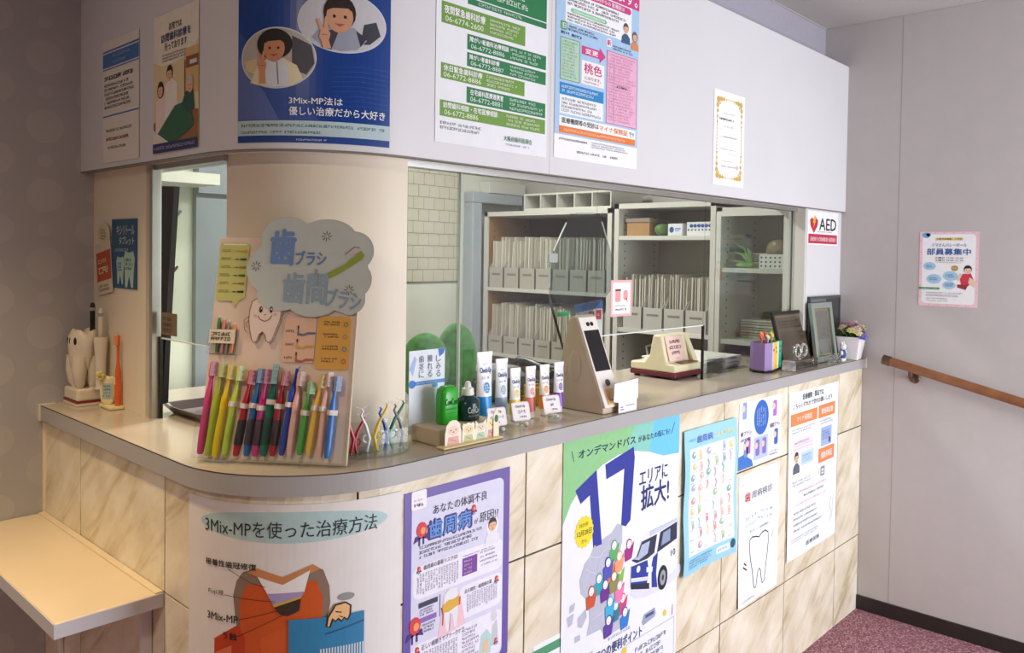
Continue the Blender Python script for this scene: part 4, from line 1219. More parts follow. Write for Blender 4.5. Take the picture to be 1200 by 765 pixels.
s.small(.13, .268, .74, .335, 3, '4a4868', fill=.5)
for b0, b1, a0, a1 in ((.365, .525, .08, .93), (.545, .715, .5, .93), (.74, .97, .08, .93)):
    s.poly(rrect(a0, b0, a1, b1, .06, .035), 'eeeefa', 1)
s.text('歯周病の最新リスクは?', .17, .368, .48, .392, '5a5670', bold=.01)
germ(.13, .378, .3)
s.small(.11, .405, .49, .51, 16, '8a88a4', vertical=True, ragged=.12, fill=.4)
s.rect(.525, .405, .67, .495, '7a3f9c', 2)
for k in range(4):
    s.small(.54, .415 + k * .02, .63, .43 + k * .02, 1, 'dcc8ea', 3).small(.7, .4 + k * .022, .9, .414 + k * .022, 1, '9a98b4', 3)
s.small(.53, .39, .92, .4, 1, '6a5a90')
s.rect(.13, .545, .3, .57, '3a3a50', 2).small(.14, .575, .29, .612, 3, '6a688a').rect(.13, .62, .29, .645, '8a6ab8', 2).small(.16, .65, .29, .7, 3, '6a688a').line([(.32, .54), (.32, .65)], .0015, '55507a', 3)
germ(.1, .645, 1.0)
s.poly([(.35, .56), (.4, .53), (.47, .545), (.5, .56), (.53, .64), (.56, .74), (.3, .76), (.34, .64)], 'f0c8d4', 2, 'illustration').poly([(.36, .55), (.42, .53), (.48, .54), (.49, .62), (.475, .735), (.455, .735), (.435, .66), (.415, .66), (.4, .74), (.38, .74), (.355, .63)], 'e9ecf0', 3, 'illustration').poly([(.345, .6), (.4, .585), (.44, .59), (.495, .58), (.495, .63), (.45, .635), (.4, .645), (.35, .64)], 'e0b040', 4, 'illustration').line([(.415, .655), (.41, .74)], .0015, '9a9ab0', 4, 'illustration').line([(.335, .61), (.35, .65), (.345, .7)], .003, 'c84848', 4, 'illustration').line([(.505, .59), (.5, .63)], .004, 'c84848', 4, 'illustration')
s.text('治る病気・歯周病の薬', .55, .566, .82, .588, '5a5670', bold=.01)
germ(.87, .572, .34)
s.small(.57, .595, .88, .69, 13, '8a88a4', vertical=True, ragged=.15, fill=.4)
s.text('正しい歯磨きでプラークケア', .16, .752, .55, .778, '5a5670', bold=.01)
germ(.12, .765, .34)
s.small(.15, .79, .49, .96, 14, '8a88a4', vertical=True, ragged=.1, fill=.4).small(.53, .765, .7, .93, 8, '77759a')
s.poly([(.7, .93), (.72, .84), (.78, .82), (.82, .86), (.82, .95), (.72, .97)], 'b8dcd8', 2, 'illustration').poly([(.82, .92), (.83, .82), (.88, .79), (.9, .93)], 'c8ccd4', 2, 'illustration').poly(circle(.85, .765, .03, .03, 10), 'd8dade', 3, 'illustration').poly([(.74, .88), (.79, .87), (.79, .93), (.74, .94)], 'f0c0a0', 3, 'illustration')
germ(.87, .9, .3)
s.make('poster', 'purple bordered gum disease poster on the counter front', 'poster')

# ---- treatment poster wrapped round the counter corner
S3 = LA + .006
s = Sheet(.42, .585, lambda a, b, n: tuple(counter_path(S3 + a, n + .0012) + Vector((0, 0, .945 - b))), paper='e6e4e2', step=(.012, None))
s.poly(circle(.51, .068, .417, .047, 48), 'b4d2d2', 0).text('3Mix-MPを使った治療方法', .123, .05, .877, .1, '30343a', 3)
s.text('接着性歯冠修復', .129, .178, .38, .197, '26221f', 6, bold=.04).text('Fuji液', .147, .268, .23, .286, '3a3a3a', 6).text('3Mix-MP', .141, .34, .3, .362, '1f1c1a', 6, bold=.03).text('う蝕', .225, .392, .295, .414, '26221f', 6, bold=.03)
s.poly([(.285, .34), (.275, .28), (.29, .235), (.32, .205), (.38, .192), (.49, .23), (.609, .182), (.65, .2), (.675, .25), (.68, .3), (.665, .36), (.66, 1), (.31, 1), (.305, .42)], '8f7868', 0, 'tooth_diagram')
s.poly([(.31, .36), (.305, .3), (.335, .245), (.38, .24), (.62, .23), (.65, .28), (.645, .36), (.62, .5), (.6, 1), (.34, 1)], 'cf5a22', 1, 'tooth_diagram').poly([(.3, .365), (.33, .4), (.335, .75), (.18, .75), (.18, .42)], 'c2411c', 2, 'tooth_diagram').poly([(.19, .46), (.27, .43), (.28, .75), (.19, .75)], 'd8774a', 3, 'tooth_diagram').poly([(.4, .4), (.52, .36), (.5, .75), (.42, .75)], 'd4602a', 2, 'tooth_diagram')
s.poly([(.34, .205), (.385, .19), (.49, .215), (.609, .18), (.64, .195), (.49, .24)], 'cc8a5a', 4, 'tooth_diagram').poly([(.385, .215), (.49, .238), (.598, .197), (.575, .263), (.429, .268)], 'f2f2f2', 5, 'tooth_diagram').poly([(.425, .265), (.575, .26), (.56, .285), (.454, .3)], 'a99bcb', 6, 'tooth_diagram').poly([(.45, .298), (.565, .272), (.56, .285), (.458, .308)], 'd8b04a', 7, 'tooth_diagram').poly([(.455, .305), (.562, .28), (.556, .317), (.51, .332), (.48, .326)], '3d3226', 8, 'tooth_diagram')
for pts in ([(.25, .2), (.36, .235), (.42, .245)], [(.235, .28), (.46, .288)], [(.3, .35), (.47, .315)], [(.3, .4), (.5, .325)]):
    s.line(pts, .0009, '3a2a22', 9)
s.rect(.515, .343, .82, .75, '3284b4', 10, 'instrument_diagram').line([(.66, .395), (.82, .372)], .003, '1e5a80', 11, 'instrument_diagram')
for k in range(16):
    s.rect(.64 + k * .0115, .438, .646 + k * .0115, .56, 'd2dde2', 11, 'instrument_diagram')
s.poly(circle(.744, .29, .036, .012, 16), '9a9a9a', 2)
hand = [(.665, .372), (.67, .345), (.69, .322), (.7, .31), (.74, .306), (.762, .318), (.76, .345), (.75, .36), (.735, .352), (.725, .362), (.712, .352), (.7, .36), (.69, .35), (.678, .375)]
s.poly(hand, 'f0c088', 12, 'hand_drawing').line(hand, .003, '2a1a10', 13, 'hand_drawing', closed=True).line([(.7, .33), (.725, .335)], .002, '2a1a10', 13, 'hand_drawing').line([(.715, .345), (.73, .35)], .0015, '2a1a10', 13, 'hand_drawing')
s.small(.6, .62, .9, .8, 6, '55504c').small(.1, .85, .9, .95, 4, '55504c')
s.make('poster', 'treatment diagram poster with an orange tooth, wrapped round the counter corner', 'poster')

# ---- sweetener tablet card on the left panel, leaflet and round tag over it
s = Sheet(.15, .166, on_side(.931, 1.4555, .1085), paper='1f567c', rough=.4, t=.002)
s.text('キシリトール', .22, .09, .92, .23, 'dfe6e4', bold=.02).text('タブレット', .32, .25, .92, .37, 'dfe6e4', bold=.02).small(.15, .41, .75, .48, 1, 'b4c8d0')
def drawn_tooth(s, a, b, w, h, col, layer):
    s.poly([(a - w, b - .6 * h), (a - .7 * w, b - h), (a - .2 * w, b - .92 * h), (a + .2 * w, b - .92 * h), (a + .7 * w, b - h), (a + w, b - .6 * h), (a + .85 * w, b), (a + .7 * w, b + h), (a + .35 * w, b + h), (a, b + .35 * h), (a - .35 * w, b + h), (a - .7 * w, b + h), (a - .85 * w, b)], col, layer, 'tooth_drawing')
drawn_tooth(s, .36, .74, .16, .2, 'a9ccc0', 1)
drawn_tooth(s, .72, .72, .22, .26, 'a9ccc0', 1)
s.small(.25, .62, .47, .76, 3, '4a7a78', 3).small(.57, .56, .87, .74, 3, '4a7a78', 3)
s.make('card', 'dark blue tablet card with two pale teeth on the left panel', 'card')
s = Sheet(.102, .13, lambda a, b, n: (.1055 - n, 1.038 - a * .985 - b * .15, 1.392 + a * .15 - b * .985), paper='d9cdb8', t=.001)
s.rect(.06, .18, .98, .74, 'b8542e').small(.15, .3, .85, .42, 1, 'f0d8c4').small(.2, .47, .85, .6, 1, 'f4e4d0', fill=.9).small(.15, .8, .85, .95, 2, '8a7460')
s.make('leaflet', 'tilted orange leaflet overlapping the blue tablet card', 'leaflet')
s = Sheet(.085, .06, lambda a, b, n: (.1045 - n, 1.015 - a * .97 + b * .1, 1.452 - a * .1 - b * .97), outline=circle(.5, .5, .5, .5, 24), paper='d8cfae', t=.001)
s.small(.2, .25, .8, .75, 4, '7a7450')
s.make('tag', 'oval cream tag at the top of the tilted orange leaflet', 'tag')
# dark label on the left pane
s = Sheet(.08, .05, on_side(.686, 1.2425, XG - .0004), paper='7a6a54')
s.small(.1, .15, .8, .9, 3, '5a4c3c')
s.make('sticker', 'brown label stuck on the left window pane', 'sticker')
# pink notice and small stickers on the front glass
s = Sheet(.097, .1, on_front(1.082, 1.32, YG - .0042), paper='eab4b4')
s.rect(.09, .07, .91, .93, 'f8f6f6', 0).poly(rrect(.2, .25, .46, .6, .04, .04), 'e8a0a0', 1).rect(.2, .25, .46, .3, '3a3a44', 2).poly(rrect(.58, .28, .8, .56, .08, .08), 'e8a0a0', 1).line([(.72, .5), (.8, .62)], .004, 'e8a0a0', 1).small(.2, .68, .8, .73, 1, '9a9aa0').small(.2, .78, .8, .84, 1, '50505a', fill=.8)
s.make('notice', 'small pink bordered notice stuck on the front glass', 'notice')

# ================================================================== THINGS ON THE COUNTER
ZK = 1.0
m_acr = clear('clear_acrylic', 'fbfdfd', 1.4)
m_acr2 = clear('acrylic_block', 'f6faf8', 1.45)

# ---- toothbrush display board, leaning back on two feet
BL = Vector((.0166, .267, 1.004))
bd = Vector((.57620417, -.81730579, 0))
bu = Vector((.14894215, .10500487, .98325491))
bn = Vector((-.80361993, -.56655558, .18223553))
MBD = Matrix((bd, -bn, bu)).transposed()         # local x right, y away from the visitor, z up the board
def on_board(a0, b0, off):                        # a0 right, b0 up of the sheet's top left corner, in board metres
    return lambda a, b, n: (a0 + a, -off - n, b0 - b)
t = thing('toothbrush_display', 'pale display board of toothbrushes on the round corner of the counter', 'display', BL)
t.rotation_euler = MBD.to_euler()
m_board = mat('display_board', 'e6d2c2', .45, vary=.02, scale=6)
m_bedge = mat('board_edge', 'd2c2a8', .4)
MB().box(0, .28, 0, .006, 0, .412, m_board).build('board', t, bevel=.001)
MB().box(-.001, .281, -.001, .0062, -.002, .001, m_bedge).box(.2785, .2815, -.001, .0062, 0, .3, m_bedge).build('board_trim', t)
for x in (.062, .205):
    MB().box(x, x + .006, -.034, .03, -.0075, -.001, m_acr2).box(x, x + .006, -.032, -.026, -.001, .012, m_acr2).build('foot', t, bevel=.001)
pk = MB().box(-.0012, .2814, -.0225, -.021, .002, .092, m_acr).box(-.0012, .2814, -.0225, 0, .001, .003, m_acr)
for x in (-.0012, .2802):
    pk.box(x, x + .0012, -.021, 0, .002, .092, m_acr)
pk.build('clear_pocket', t)
# cloud sign
cx0, cz0, cw, ch = .062, .452, .244, .19
cl = []
lob = [(.2, .52, .2, .25), (.3, .2, .2, .2), (.62, .22, .24, .2), (.84, .34, .16, .2), (.82, .62, .18, .2), (.84, .82, .12, .14), (.55, .8, .22, .19), (.28, .76, .18, .18)]
for k in range(96):
    th = 2 * PI * k / 96
    d = Vector((math.cos(th), math.sin(th)))
    best = .1
    for a, b, ra, rb in lob:
        # farthest hit of a ray from the middle with each lobe
        ox, oy = (.52 - a) / ra, (.5 - b) / rb
        dx, dy = d.x / ra, d.y / rb
        A_, B_, C_ = dx * dx + dy * dy, 2 * (ox * dx + oy * dy), ox * ox + oy * oy - 1
        q = B_ * B_ - 4 * A_ * C_
        if q > 0:
            best = max(best, (-B_ + math.sqrt(q)) / (2 * A_))
    cl.append((.52 + d.x * best, .5 + d.y * best))
s = Sheet(cw, ch, on_board(cx0, cz0, .0035), outline=cl, paper='c2ccc6', t=.003, rough=.4)
s.line(cl, .0012, 'c0c6c0', 0, closed=True)
s.text('歯', .18, .13, .375, .48, '6c8ec4', bold=.06).text('ブラシ', .385, .34, .63, .48, '6484b8', bold=.05).text('&', .54, .52, .585, .6, '8f978f', bold=.0)
s.text('歯間', .31, .56, .655, .86, '8ea8ba', bold=.04).text('ブラシ', .655, .72, .93, .9, '8ca4b6', bold=.045, rot=.12)
s.poly([(.9, .33), (.93, .37), (.92, .41), (.76, .55), (.67, .61), (.63, .61), (.63, .575), (.66, .55), (.78, .47)], '93a63c', 3, 'brush_drawing').poly([(.79, .41), (.78, .36), (.85, .29), (.89, .3), (.9, .335)], 'c9c4c0', 2, 'brush_drawing').line([(.78, .37), (.85, .29), (.89, .3)], .0012, '6a6a60', 4, 'brush_drawing')
for a, b in ((.62, .19), (.075, .5), (.83, .72)):
    for k in range(8):
        u, v = math.cos(k * PI / 4), math.sin(k * PI / 4) * cw / ch
        s.line([(a + .014 * u, b + .014 * v), (a + .04 * u, b + .04 * v)], .0013, '4f4a3c', 2)
s.make('cloud_sign', None, parent=t, local=True)['label'] = 'grey-green cloud sign'
# smiling cut-out tooth with hands
tp = [(.16, .3), (.2, .1), (.32, .03), (.45, .06), (.56, .03), (.7, .02), (.84, .1), (.9, .3), (.88, .5), (.8, .72), (.74, .9), (.68, .97), (.6, .93), (.56, .8), (.5, .74), (.43, .8), (.39, .93), (.32, .98), (.26, .9), (.2, .7), (.16, .5)]
s = Sheet(.084, .088, on_board(.062, .299, .004), outline=tp, paper='ecd9cc', t=.002)
s.line(tp, .0014, '6a4436', 1, closed=True)
for a in (.42, .66):
    s.poly(circle(a, .27, .04, .07, 12), '2a1c18', 2).poly(circle(a + .01, .25, .012, .02, 8), 'f4ece6', 3)
s.line([(.36, .4), (.42, .48), (.53, .52), (.63, .48), (.69, .39)], .0013, '6a4436', 2).line([(.5, .38), (.55, .37)], .0012, 'b06a5c', 2).poly(circle(.3, .4, .03, .03, 8), 'e0a898', 2).poly(circle(.76, .37, .03, .03, 8), 'e0a898', 2)
s.line([(.88, .33), (1.0, .22), (1.02, .08), (.98, -.02)], .0012, '6a4436', 1).line([(.92, .4), (1.08, .26), (1.12, .1), (1.02, -.03)], .0012, '6a4436', 1).line([(.16, .42), (.05, .5), (.08, .7), (.14, .76)], .0012, '6a4436', 1).line([(.16, .52), (.11, .56), (.13, .66)], .0012, '6a4436', 1).line([(.5, .03), (.54, .12), (.6, .05)], .0012, '6a4436', 1)
s.make('cut_out_tooth', None, parent=t, local=True)['label'] = 'smiling paper tooth'
# pale green size chart, speech-bubble shape
bub = rrect(0, 0, 1, .84, .1, .05)
bub = [q for q in bub] 
s = Sheet(.058, .124, on_board(.003, .402, .001), outline=[(.04, 0), (.96, .0), (1, .03), (1, .84), (.78, .9), (.66, 1), (.58, .9), (.1, .9), (0, .86), (0, .03)], paper='c6c878', t=.001)
s.rect(.1, .015, .9, .04, 'f0ead0', 1)
for k, c in enumerate(('c8a030', '2a5a3a', '8a8a40', '2f6a3a', '8a7a30', '2a3a2a')):
    b = .1 + k * .125
    s.small(.08, b, .45, b + .05, 2, '5a5a30').rect(.52, b + .03, .9, b + .036, '4a4a30', 1).poly([(.52, b + .033), (.66, b + .02), (.66, b + .046)], c, 2).poly([(.72, b + .02), (.94, b + .012), (.94, b + .05), (.72, b + .046)], c, 2)
s.make('size_chart', None, parent=t, local=True)['label'] = 'pale green size chart'
# peach chart of three brushes
s = Sheet(.06, .094, on_board(.145, .262, .001), outline=rrect(0, 0, 1, .88, .07, .05) , paper='e8c0a4', t=.001)
for k, c in enumerate(('6a7088', 'd0a840', 'b8604c')):
    b = .2 + k * .26
    s.poly([(.42, b), (.46, b), (.47, b + .1), (.62, b + .12), (.75, b + .08), (1, b + .08), (1, b + .12), (.76, b + .13), (.62, b + .16), (.42, b + .15)], c, 2).poly(circle(.44, b - .01, .03, .04, 8), '4a3a34', 3).small(.05, b + .03, .34, b + .1, 1, '7a5a4a')
s.make('brush_chart', None, parent=t, local=True)['label'] = 'peach coloured brush chart'
# yellow name list
s = Sheet(.064, .098, on_board(.208, .266, .0012), outline=rrect(0, 0, 1, 1, .12, .08), paper='e2ac50', t=.001)
for k, c in enumerate(('5a9a50', 'b0a060', '5a8aa8', 'd0604c')):
    b = .08 + k * .23
    s.small(.18, b, .72, b + .1, 2, '3c2c14', fill=.6).line(circle(.85, b + .07, .055, .04, 10), .0016, c, 2, closed=True)
s.make('name_list', None, parent=t, local=True)['label'] = 'orange-yellow name list'
# small pouch of interdental brushes
MB().box(.0, .056, -.0016, -.001, .189, .238, m_acr).box(.0, .056, -.0095, -.0085, .189, .238, m_acr).box(0, .0012, -.0085, -.0016, .189, .238, m_acr).box(.0548, .056, -.0085, -.0016, .189, .238, m_acr).box(0, .056, -.0085, -.0016, .189, .1905, m_acr).build('small_pocket', t)
s = Sheet(.05, .026, on_board(.003, .236, .0098), paper='e6ddc6', t=.0005)
s.small(.08, .15, .92, .85, 2, '6a6048', fill=.7)
s.make('pocket_label', None, parent=t, local=True)

def brush_world(a, b, off):
    return BL + bd * a + bu * b + bn * off
def orient(o, a0, b0, a1, b1, off0, off1, spin=0.0):
    """stand a brush with its foot at board (a0,b0) and its head towards (a1,b1)"""
    p0, p1 = brush_world(a0, b0, off0), brush_world(a1, b1, off1)
    z = (p1 - p0).normalized()
    y = (-bn + z * bn.dot(z)).normalized()
    x = y.cross(z)
    Mx = Matrix((x, y, z)).transposed() @ Matrix.Rotation(spin, 3, 'Z')
    o.location = p0
    o.rotation_euler = Mx.to_euler()
    return (p1 - p0).length
m_brist = mat('bristles', 'e2dcd6', .8, vary=.1, scale=300)
def toothbrush(label, col, pose, spin=.9, kind='plain', sticker=True, grip=None, bcol=None, head=.026):
    t = thing('toothbrush', label, 'toothbrush', (0, 0, 0), 0, 'toothbrushes on the display board')
    L = orient(t, *pose, spin=spin)
    m = mat('brush_' + col, col, .3, vary=.05, scale=40)
    hw = .0058
    zs = [0, .004, .02, L * .33, L * .5, L * .6, L * .72, L - head - .006, L - head, L - .003, L]
    rw = [.004, .0062, .0074, .0078, .007, .0076, .0048, .0036, hw, hw, .0038]
    rt = [.002, .0034, .0042, .0042, .0036, .004, .0028, .0024, .0024, .0024, .0016]
    if kind == 'tuft':
        zs = [0, .004, .02, L * .33, L * .55, L * .68, L * .74, L * .8]
        rw, rt = [.004, .0056, .0066, .007, .0064, .008, .005, .004], [.002, .0034, .004, .004, .0036, .004, .003, .0028]
    mb = MB()
    n = 12
    rg = []
    for z, a, b in zip(zs, rw, rt):
        rg.append([Vector((a * math.cos(2 * PI * k / n), b * math.sin(2 * PI * k / n), z)) for k in range(n)])
    mb.rings(rg, m)
    if kind == 'tuft':
        mb.tube([(0, 0, L * .79), (.0, -.001, L * .86), (0, -.002, L * .97)], [.0034, .003, .0034], m, n=8)
    mb.build('handle', t, smooth=True)
    if not bcol:      # bristles carry a tint of the handle
        bcol = ''.join('%02x' % int(int(col[i:i + 2], 16) * .38 + 215 * .62) for i in (0, 2, 4))
    bm_ = mat('bristle_' + bcol, bcol, .8, vary=.08, scale=300)
    bb_ = MB()
    if kind == 'tuft':
        bb_.tube([(0, -.003, L * .965), (0, -.009, L * .985), (0, -.013, L)], [.0016, .0014, .0009], bm_, n=7)
    else:
        for i in range(6):
            for j in (-1, 0, 1):
                z = L - head + .002 + i * (head - .004) / 5
                bb_.box(j * .0035 - .0017, j * .0035 + .0017, -.0125 + .0012 * (i % 2), -.002, z - (head - .004) * .095, z + (head - .004) * .095, bm_)
    bb_.build('bristles', t)
    if grip:
        g = MB()
        k0, k1 = L * .12, L * .42
        g.rings([[Vector((a * math.cos(2 * PI * k / n), (a - .003) * math.sin(2 * PI * k / n), z)) for k in range(n)] for z, a in ((k0, .007), (k0 + .004, .0084), (k1 - .004, .0084), (k1, .0074))], mat('grip_' + grip, grip, .5))
        g.build('grip', t, smooth=True, label='darker rubber grip')
    if sticker:
        q = L * random.uniform(.52, .58)
        MB().box(-.0081, .0081, -.0048, .0048, q, q + .009, mat('sticker_pale', 'dccfc4', .5)).build('sticker', t)
    return t
TBS = [('pink', 'd8457e', (.0095, .006, .018, .173), {'sticker': 0}), ('olive lime', 'a9c02e', (.025, .003, .036, .171), {'sticker': 0}), ('yellow', 'f0cc10', (.038, .002, .053, .168), {'sticker': 0}), ('pale lime', 'bfd83e', (.057, .004, .071, .166), {'bcol': 'd8e8b0'}),
       ('crimson', 'c01030', (.078, .005, .094, .16), {'grip': '2a2422'}), ('blue', '1c6cb0', (.098, .006, .11, .163), {'grip': '3a3040'}), ('magenta', 'cc2f86', (.1145, .006, .1235, .162), {'grip': '4a2836'}), ('dark green', '0f6a54', (.13, .007, .14, .171), {'head': .034, 'grip': '0a4438'}),
       ('dark red', 'b00f28', (.147, .008, .157, .16), {'grip': '3a1a1c'}), ('royal blue single-tuft', '2a48b4', (.164, .01, .18, .17), {'kind': 'tuft'}), ('pale pink', 'f0b4a4', (.179, .011, .187, .16), {'sticker': 0}), ('grass green', '4fa83e', (.198, .012, .207, .142), {'head': .022}),
       ('amber', 'ecc044', (.214, .012, .229, .158), {}), ('peach', 'f0b8a6', (.236, .01, .239, .16), {}), ('steel blue', '2f6ab4', (.2495, .008, .2555, .153), {})]
posw = ['leftmost', 'second', 'third', 'fourth', 'fifth', 'sixth', 'seventh', 'eighth', 'ninth', 'tenth', 'eleventh', 'twelfth', 'thirteenth', 'fourteenth', 'rightmost']
for i, (nm, c, pose, kw) in enumerate(TBS):
    toothbrush('%s toothbrush in the clear pocket, %s%s on the display board' % (nm, posw[i], '' if i in (0, 14) else ' from the left'), c, (pose[0], pose[1] + .002, pose[2], pose[3] + .003, .0118, .0118), spin=(.9 if i not in (7,) else .4), **kw)
# interdental brushes in the small pouch
for i, (c, a) in enumerate((('3f7a3e', .018), ('e08a7c', .028), ('8a8a80', .036), ('e8853a', .046))):
    nm = ('green', 'pink', 'grey', 'orange')[i]
    o = thing('interdental_brush', '%s interdental brush in the small pouch on the display board' % nm, 'brush', (0, 0, 0), 0, 'interdental brushes in the pouch')
    L = orient(o, a, .193, a + (i - 1) * .001, .258 - .004 * i, .005, .005)
    m = mat('brush_' + c, c, .35)
    MB().tube([(0, 0, 0), (0, 0, L * .5), (0, 0, L * .85), (0, 0, L)], [.0028, .0036, .0034, .0018], m, n=9).build('handle', o, smooth=True)
    MB().tube([(0, 0, L * .98), (0, 0, L * 1.08)], .001, m_brist, n=6).build('wire_brush', o)

# ---- interdental pick holder
t = thing('acrylic_stand', 'clear acrylic stand holding coloured bent picks beside the display board', 'stand', (.2750, .083, ZK))
t.rotation_euler = (0, 0, -.2)
MB().lathe([(.068, 0), (.07, .002), (.07, .0035), (.068, .005)], m_acr2, n=36, sx=1.02, sy=.62).build('base', t, smooth=True)
MB().box(-.062, .062, -.012, -.0095, .005, .045, m_acr).box(-.062, .062, .0095, .012, .005, .062, m_acr).box(-.062, .062, -.0095, .0095, .004, .006, m_acr).build('holder', t)
PK = [('red', 'c81830', -.05, .088, -.12), ('crimson', 'b81c3a', -.038, .068, .1), ('white', 'e8e6e4', -.018, .082, -.1), ('yellow', 'e8c21c', .004, .088, .14), ('blue', '1c3c9c', .02, .082, -.1), ('green', '147a5c', .036, .09, .16), ('grey', '7a7c7c', .053, .085, -.12)]
Mt = Matrix.Translation(t.location) @ Matrix.Rotation(-.2, 4, 'Z')
for nm, c, x, h, ln in PK:
    w = Mt @ Vector((x, 0, .006))
    o = thing('dental_pick', '%s bent plastic pick standing in the clear acrylic stand' % nm, 'pick', w, -.2, 'bent picks in the acrylic stand')
    m = mat('pick_' + c, c, .3)
    MB().tube([(0, 0, 0), (-ln * .05, 0, h * .3), (ln * .02, 0, h * .6), (ln * .12, 0, h * .86), (ln * .12 + .004, 0, h * .95), (ln * .12 + .001, 0, h)], [.0036, .0042, .0034, .0026, .0022, .0016], m, n=9).build('handle', o, smooth=True)
    MB().tube([(.0075 * math.cos(k * PI / 6), .0, h * .3 + .0075 * math.sin(k * PI / 6)) for k in range(12)], .0018, m, n=7, closed=True).build('ring', o, smooth=True)
    MB().tube([(ln * .12 + .001, 0, h), (ln * .12 - .012, 0, h + .006)], .0007, m_brist, n=5).tube([(ln * .12 + .001, 0, h), (ln * .12 + .013, 0, h + .004)], .0007, m_brist, n=5).build('floss_tip', o)

# ---- rinse tray: box, header card, two bottles
t = thing('display_tray', 'beige card tray with a tall header card holding two mouth rinse bottles', 'tray', (.475, .08, ZK))
m_tray = mat('tray_card', 'cdbfa6', .6, vary=.03)
MB().box(-.082, .082, -.045, .045, 0, .033, m_tray).build('tray', t, bevel=.002)
s = Sheet(.095, .172, lambda a, b, n: (-.092 + a, .0405 - n, .184 - b), paper='dfe6ee', t=.0015)
s.text('しみる', .74, .07, .88, .35, '4a5a6a', vertical=True).text('腫れる', .5, .06, .64, .34, '4a5a6a', vertical=True).text('歯茎に', .26, .06, .4, .34, '4a5a6a', vertical=True)
s.rect(.0, .375, 1, .42, '3f86d0', 1).small(.2, .385, .9, .41, 1, 'dcecfa', 3).poly([(.8, .0), (1, .0), (.96, .06), (.84, .1)], '2e6cc0', 1).poly([(.0, .22), (.14, .06), (.2, .1), (.1, .3)], 'a4bce6', 1).poly(circle(.08, .4, .1, .05, 10), '3478c8', 2).poly(circle(.72, .44, .08, .03, 10), '62a8e0', 2)
s.make('header_card', None, parent=t, local=True)['label'] = 'white and blue header card'
def text_patch(parent, body, col, cx, y, z0, w, h, bold=.02, curve=None, name='lettering'):
    mp = (lambda a, b, n: (cx - w / 2 + a, y - n, z0 + h - b)) if curve is None else (lambda a, b, n: (cx + (curve + n) * math.sin((a - w / 2) / curve), y - (curve + n) * math.cos((a - w / 2) / curve), z0 + h - b))
    sh = Sheet(w, h, mp, step=(.004, None) if curve else None)
    sh.text(body, 0, 0, 1, 1, col, 0, bold=bold)
    me = sh._mesh(name, sh.parts['lettering'], lambda l: .0003, Vector((0, 0, 0)))
    o = bpy.data.objects.new(name, me)
    o.parent = parent
    COL.objects.link(o)
t = thing('mouth_rinse_box', 'bright green rounded rinse bottle in the beige tray', 'bottle', (.450, .078, ZK + .0335))
m_gr = mat('green_gloss', '2fae30', .25, vary=.04, scale=9)
def rr3(w, d, r, z, n=4):
    return [Vector((a, b, z)) for a, b in rrect(-w / 2, -d / 2, w / 2, d / 2, r, r, n)]
MB().rings([rr3(.040, .026, .008, 0), rr3(.044, .03, .009, .004), rr3(.044, .03, .009, .058), rr3(.04, .028, .009, .071), rr3(.03, .02, .008, .077), rr3(.02, .012, .005, .0785)], m_gr).build('body', t, smooth=True)
text_patch(t, 'ConCool', '0f6a3a', 0, -.0153, .04, .034, .013)
MB().box(-.014, .014, -.0156, -.0152, .03, .033, mat('print_0f6a3a', '0f6a3a')).box(-.01, .01, -.0156, -.0152, .022, .024, mat('print_0f6a3a', '0f6a3a')).build('small_print', t)
t = thing('mouth_rinse_bottle', 'dark green rinse bottle with a white nozzle cap in the beige tray', 'bottle', (.508, .078, ZK + .0335))
m_dg = mat('dark_green_gloss', '0e3836', .2, vary=.08)
MB().lathe([(.022, 0), (.0255, .003), (.026, .033), (.0245, .041), (.0165, .048), (.011, .052), (.010, .057)], m_dg, n=28).build('body', t, smooth=True)
MB().lathe([(.0125, .052), (.0135, .054), (.0125, .066), (.0075, .069), (.0055, .079), (.003, .081)], mat('cap_white', 'eae8e2', .4), n=22).build('cap', t, smooth=True)
text_patch(t, 'ConCool', 'd8e2de', -.002, 0, .017, .034, .013, curve=.0262)
text_patch(t, 'MOUTH RINSE', 'a8bab4', -.002, 0, .009, .03, .004, curve=.0262, name='small_print')
# animal cut-out strip on a pale yellow base
t = thing('animal_card', 'row of pastel animal cut-outs on a pale yellow base before the beige tray', 'card', (.466, .017, ZK))
t.rotation_euler = (0, 0, -.03)
MB().box(-.085, .075, -.014, .012, 0, .004, mat('yellow_base', 'ecd9a0', .5, vary=.03)).build('base', t, bevel=.002)
def animal(x, w, h, c, ear):
    o = [(0, 1), (0, .5), (.05, .38)]
    o += {'round': [(.0, .25), (.12, .1), (.25, .16), (.5, .1), (.75, .16), (.88, .1), (1, .25)], 'long': [(.1, .3), (.15, .0), (.3, .0), (.36, .26), (.64, .26), (.7, .0), (.85, .0), (.9, .3)], 'point': [(.05, .08), (.3, .24), (.7, .24), (.95, .08)], 'hood': [(.08, .2), (.3, .03), (.5, 0), (.7, .03), (.92, .2)]}[ear]
    o += [(.95, .38), (1, .5), (1, 1)]
    s = Sheet(w, h, lambda a, b, n: (x + a, .0 - n, .0035 + h - b), outline=o, paper='f2ead6', t=.0012)
    s.poly(circle(.5, .42, .36, .2, 16), c, 0)
    for k in (-1, 1):
        s.poly(circle(.5 + k * .15, .4, .04, .03, 8), '4a3a34', 1)
    s.poly(circle(.5, .48, .06, .035, 8), 'c07a6a', 1).poly([(.12, .98), (.2, .66), (.8, .66), (.88, .98)], {'round': 'c8c890', 'long': 'd8a0a0', 'point': 'b8ccb0', 'hood': 'e0a8a0'}[ear], 0).line([(.3, .75), (.7, .88)], .0012, '7a8a6a', 1)
    s.make('animal_cut_out', None, parent=t, local=True)
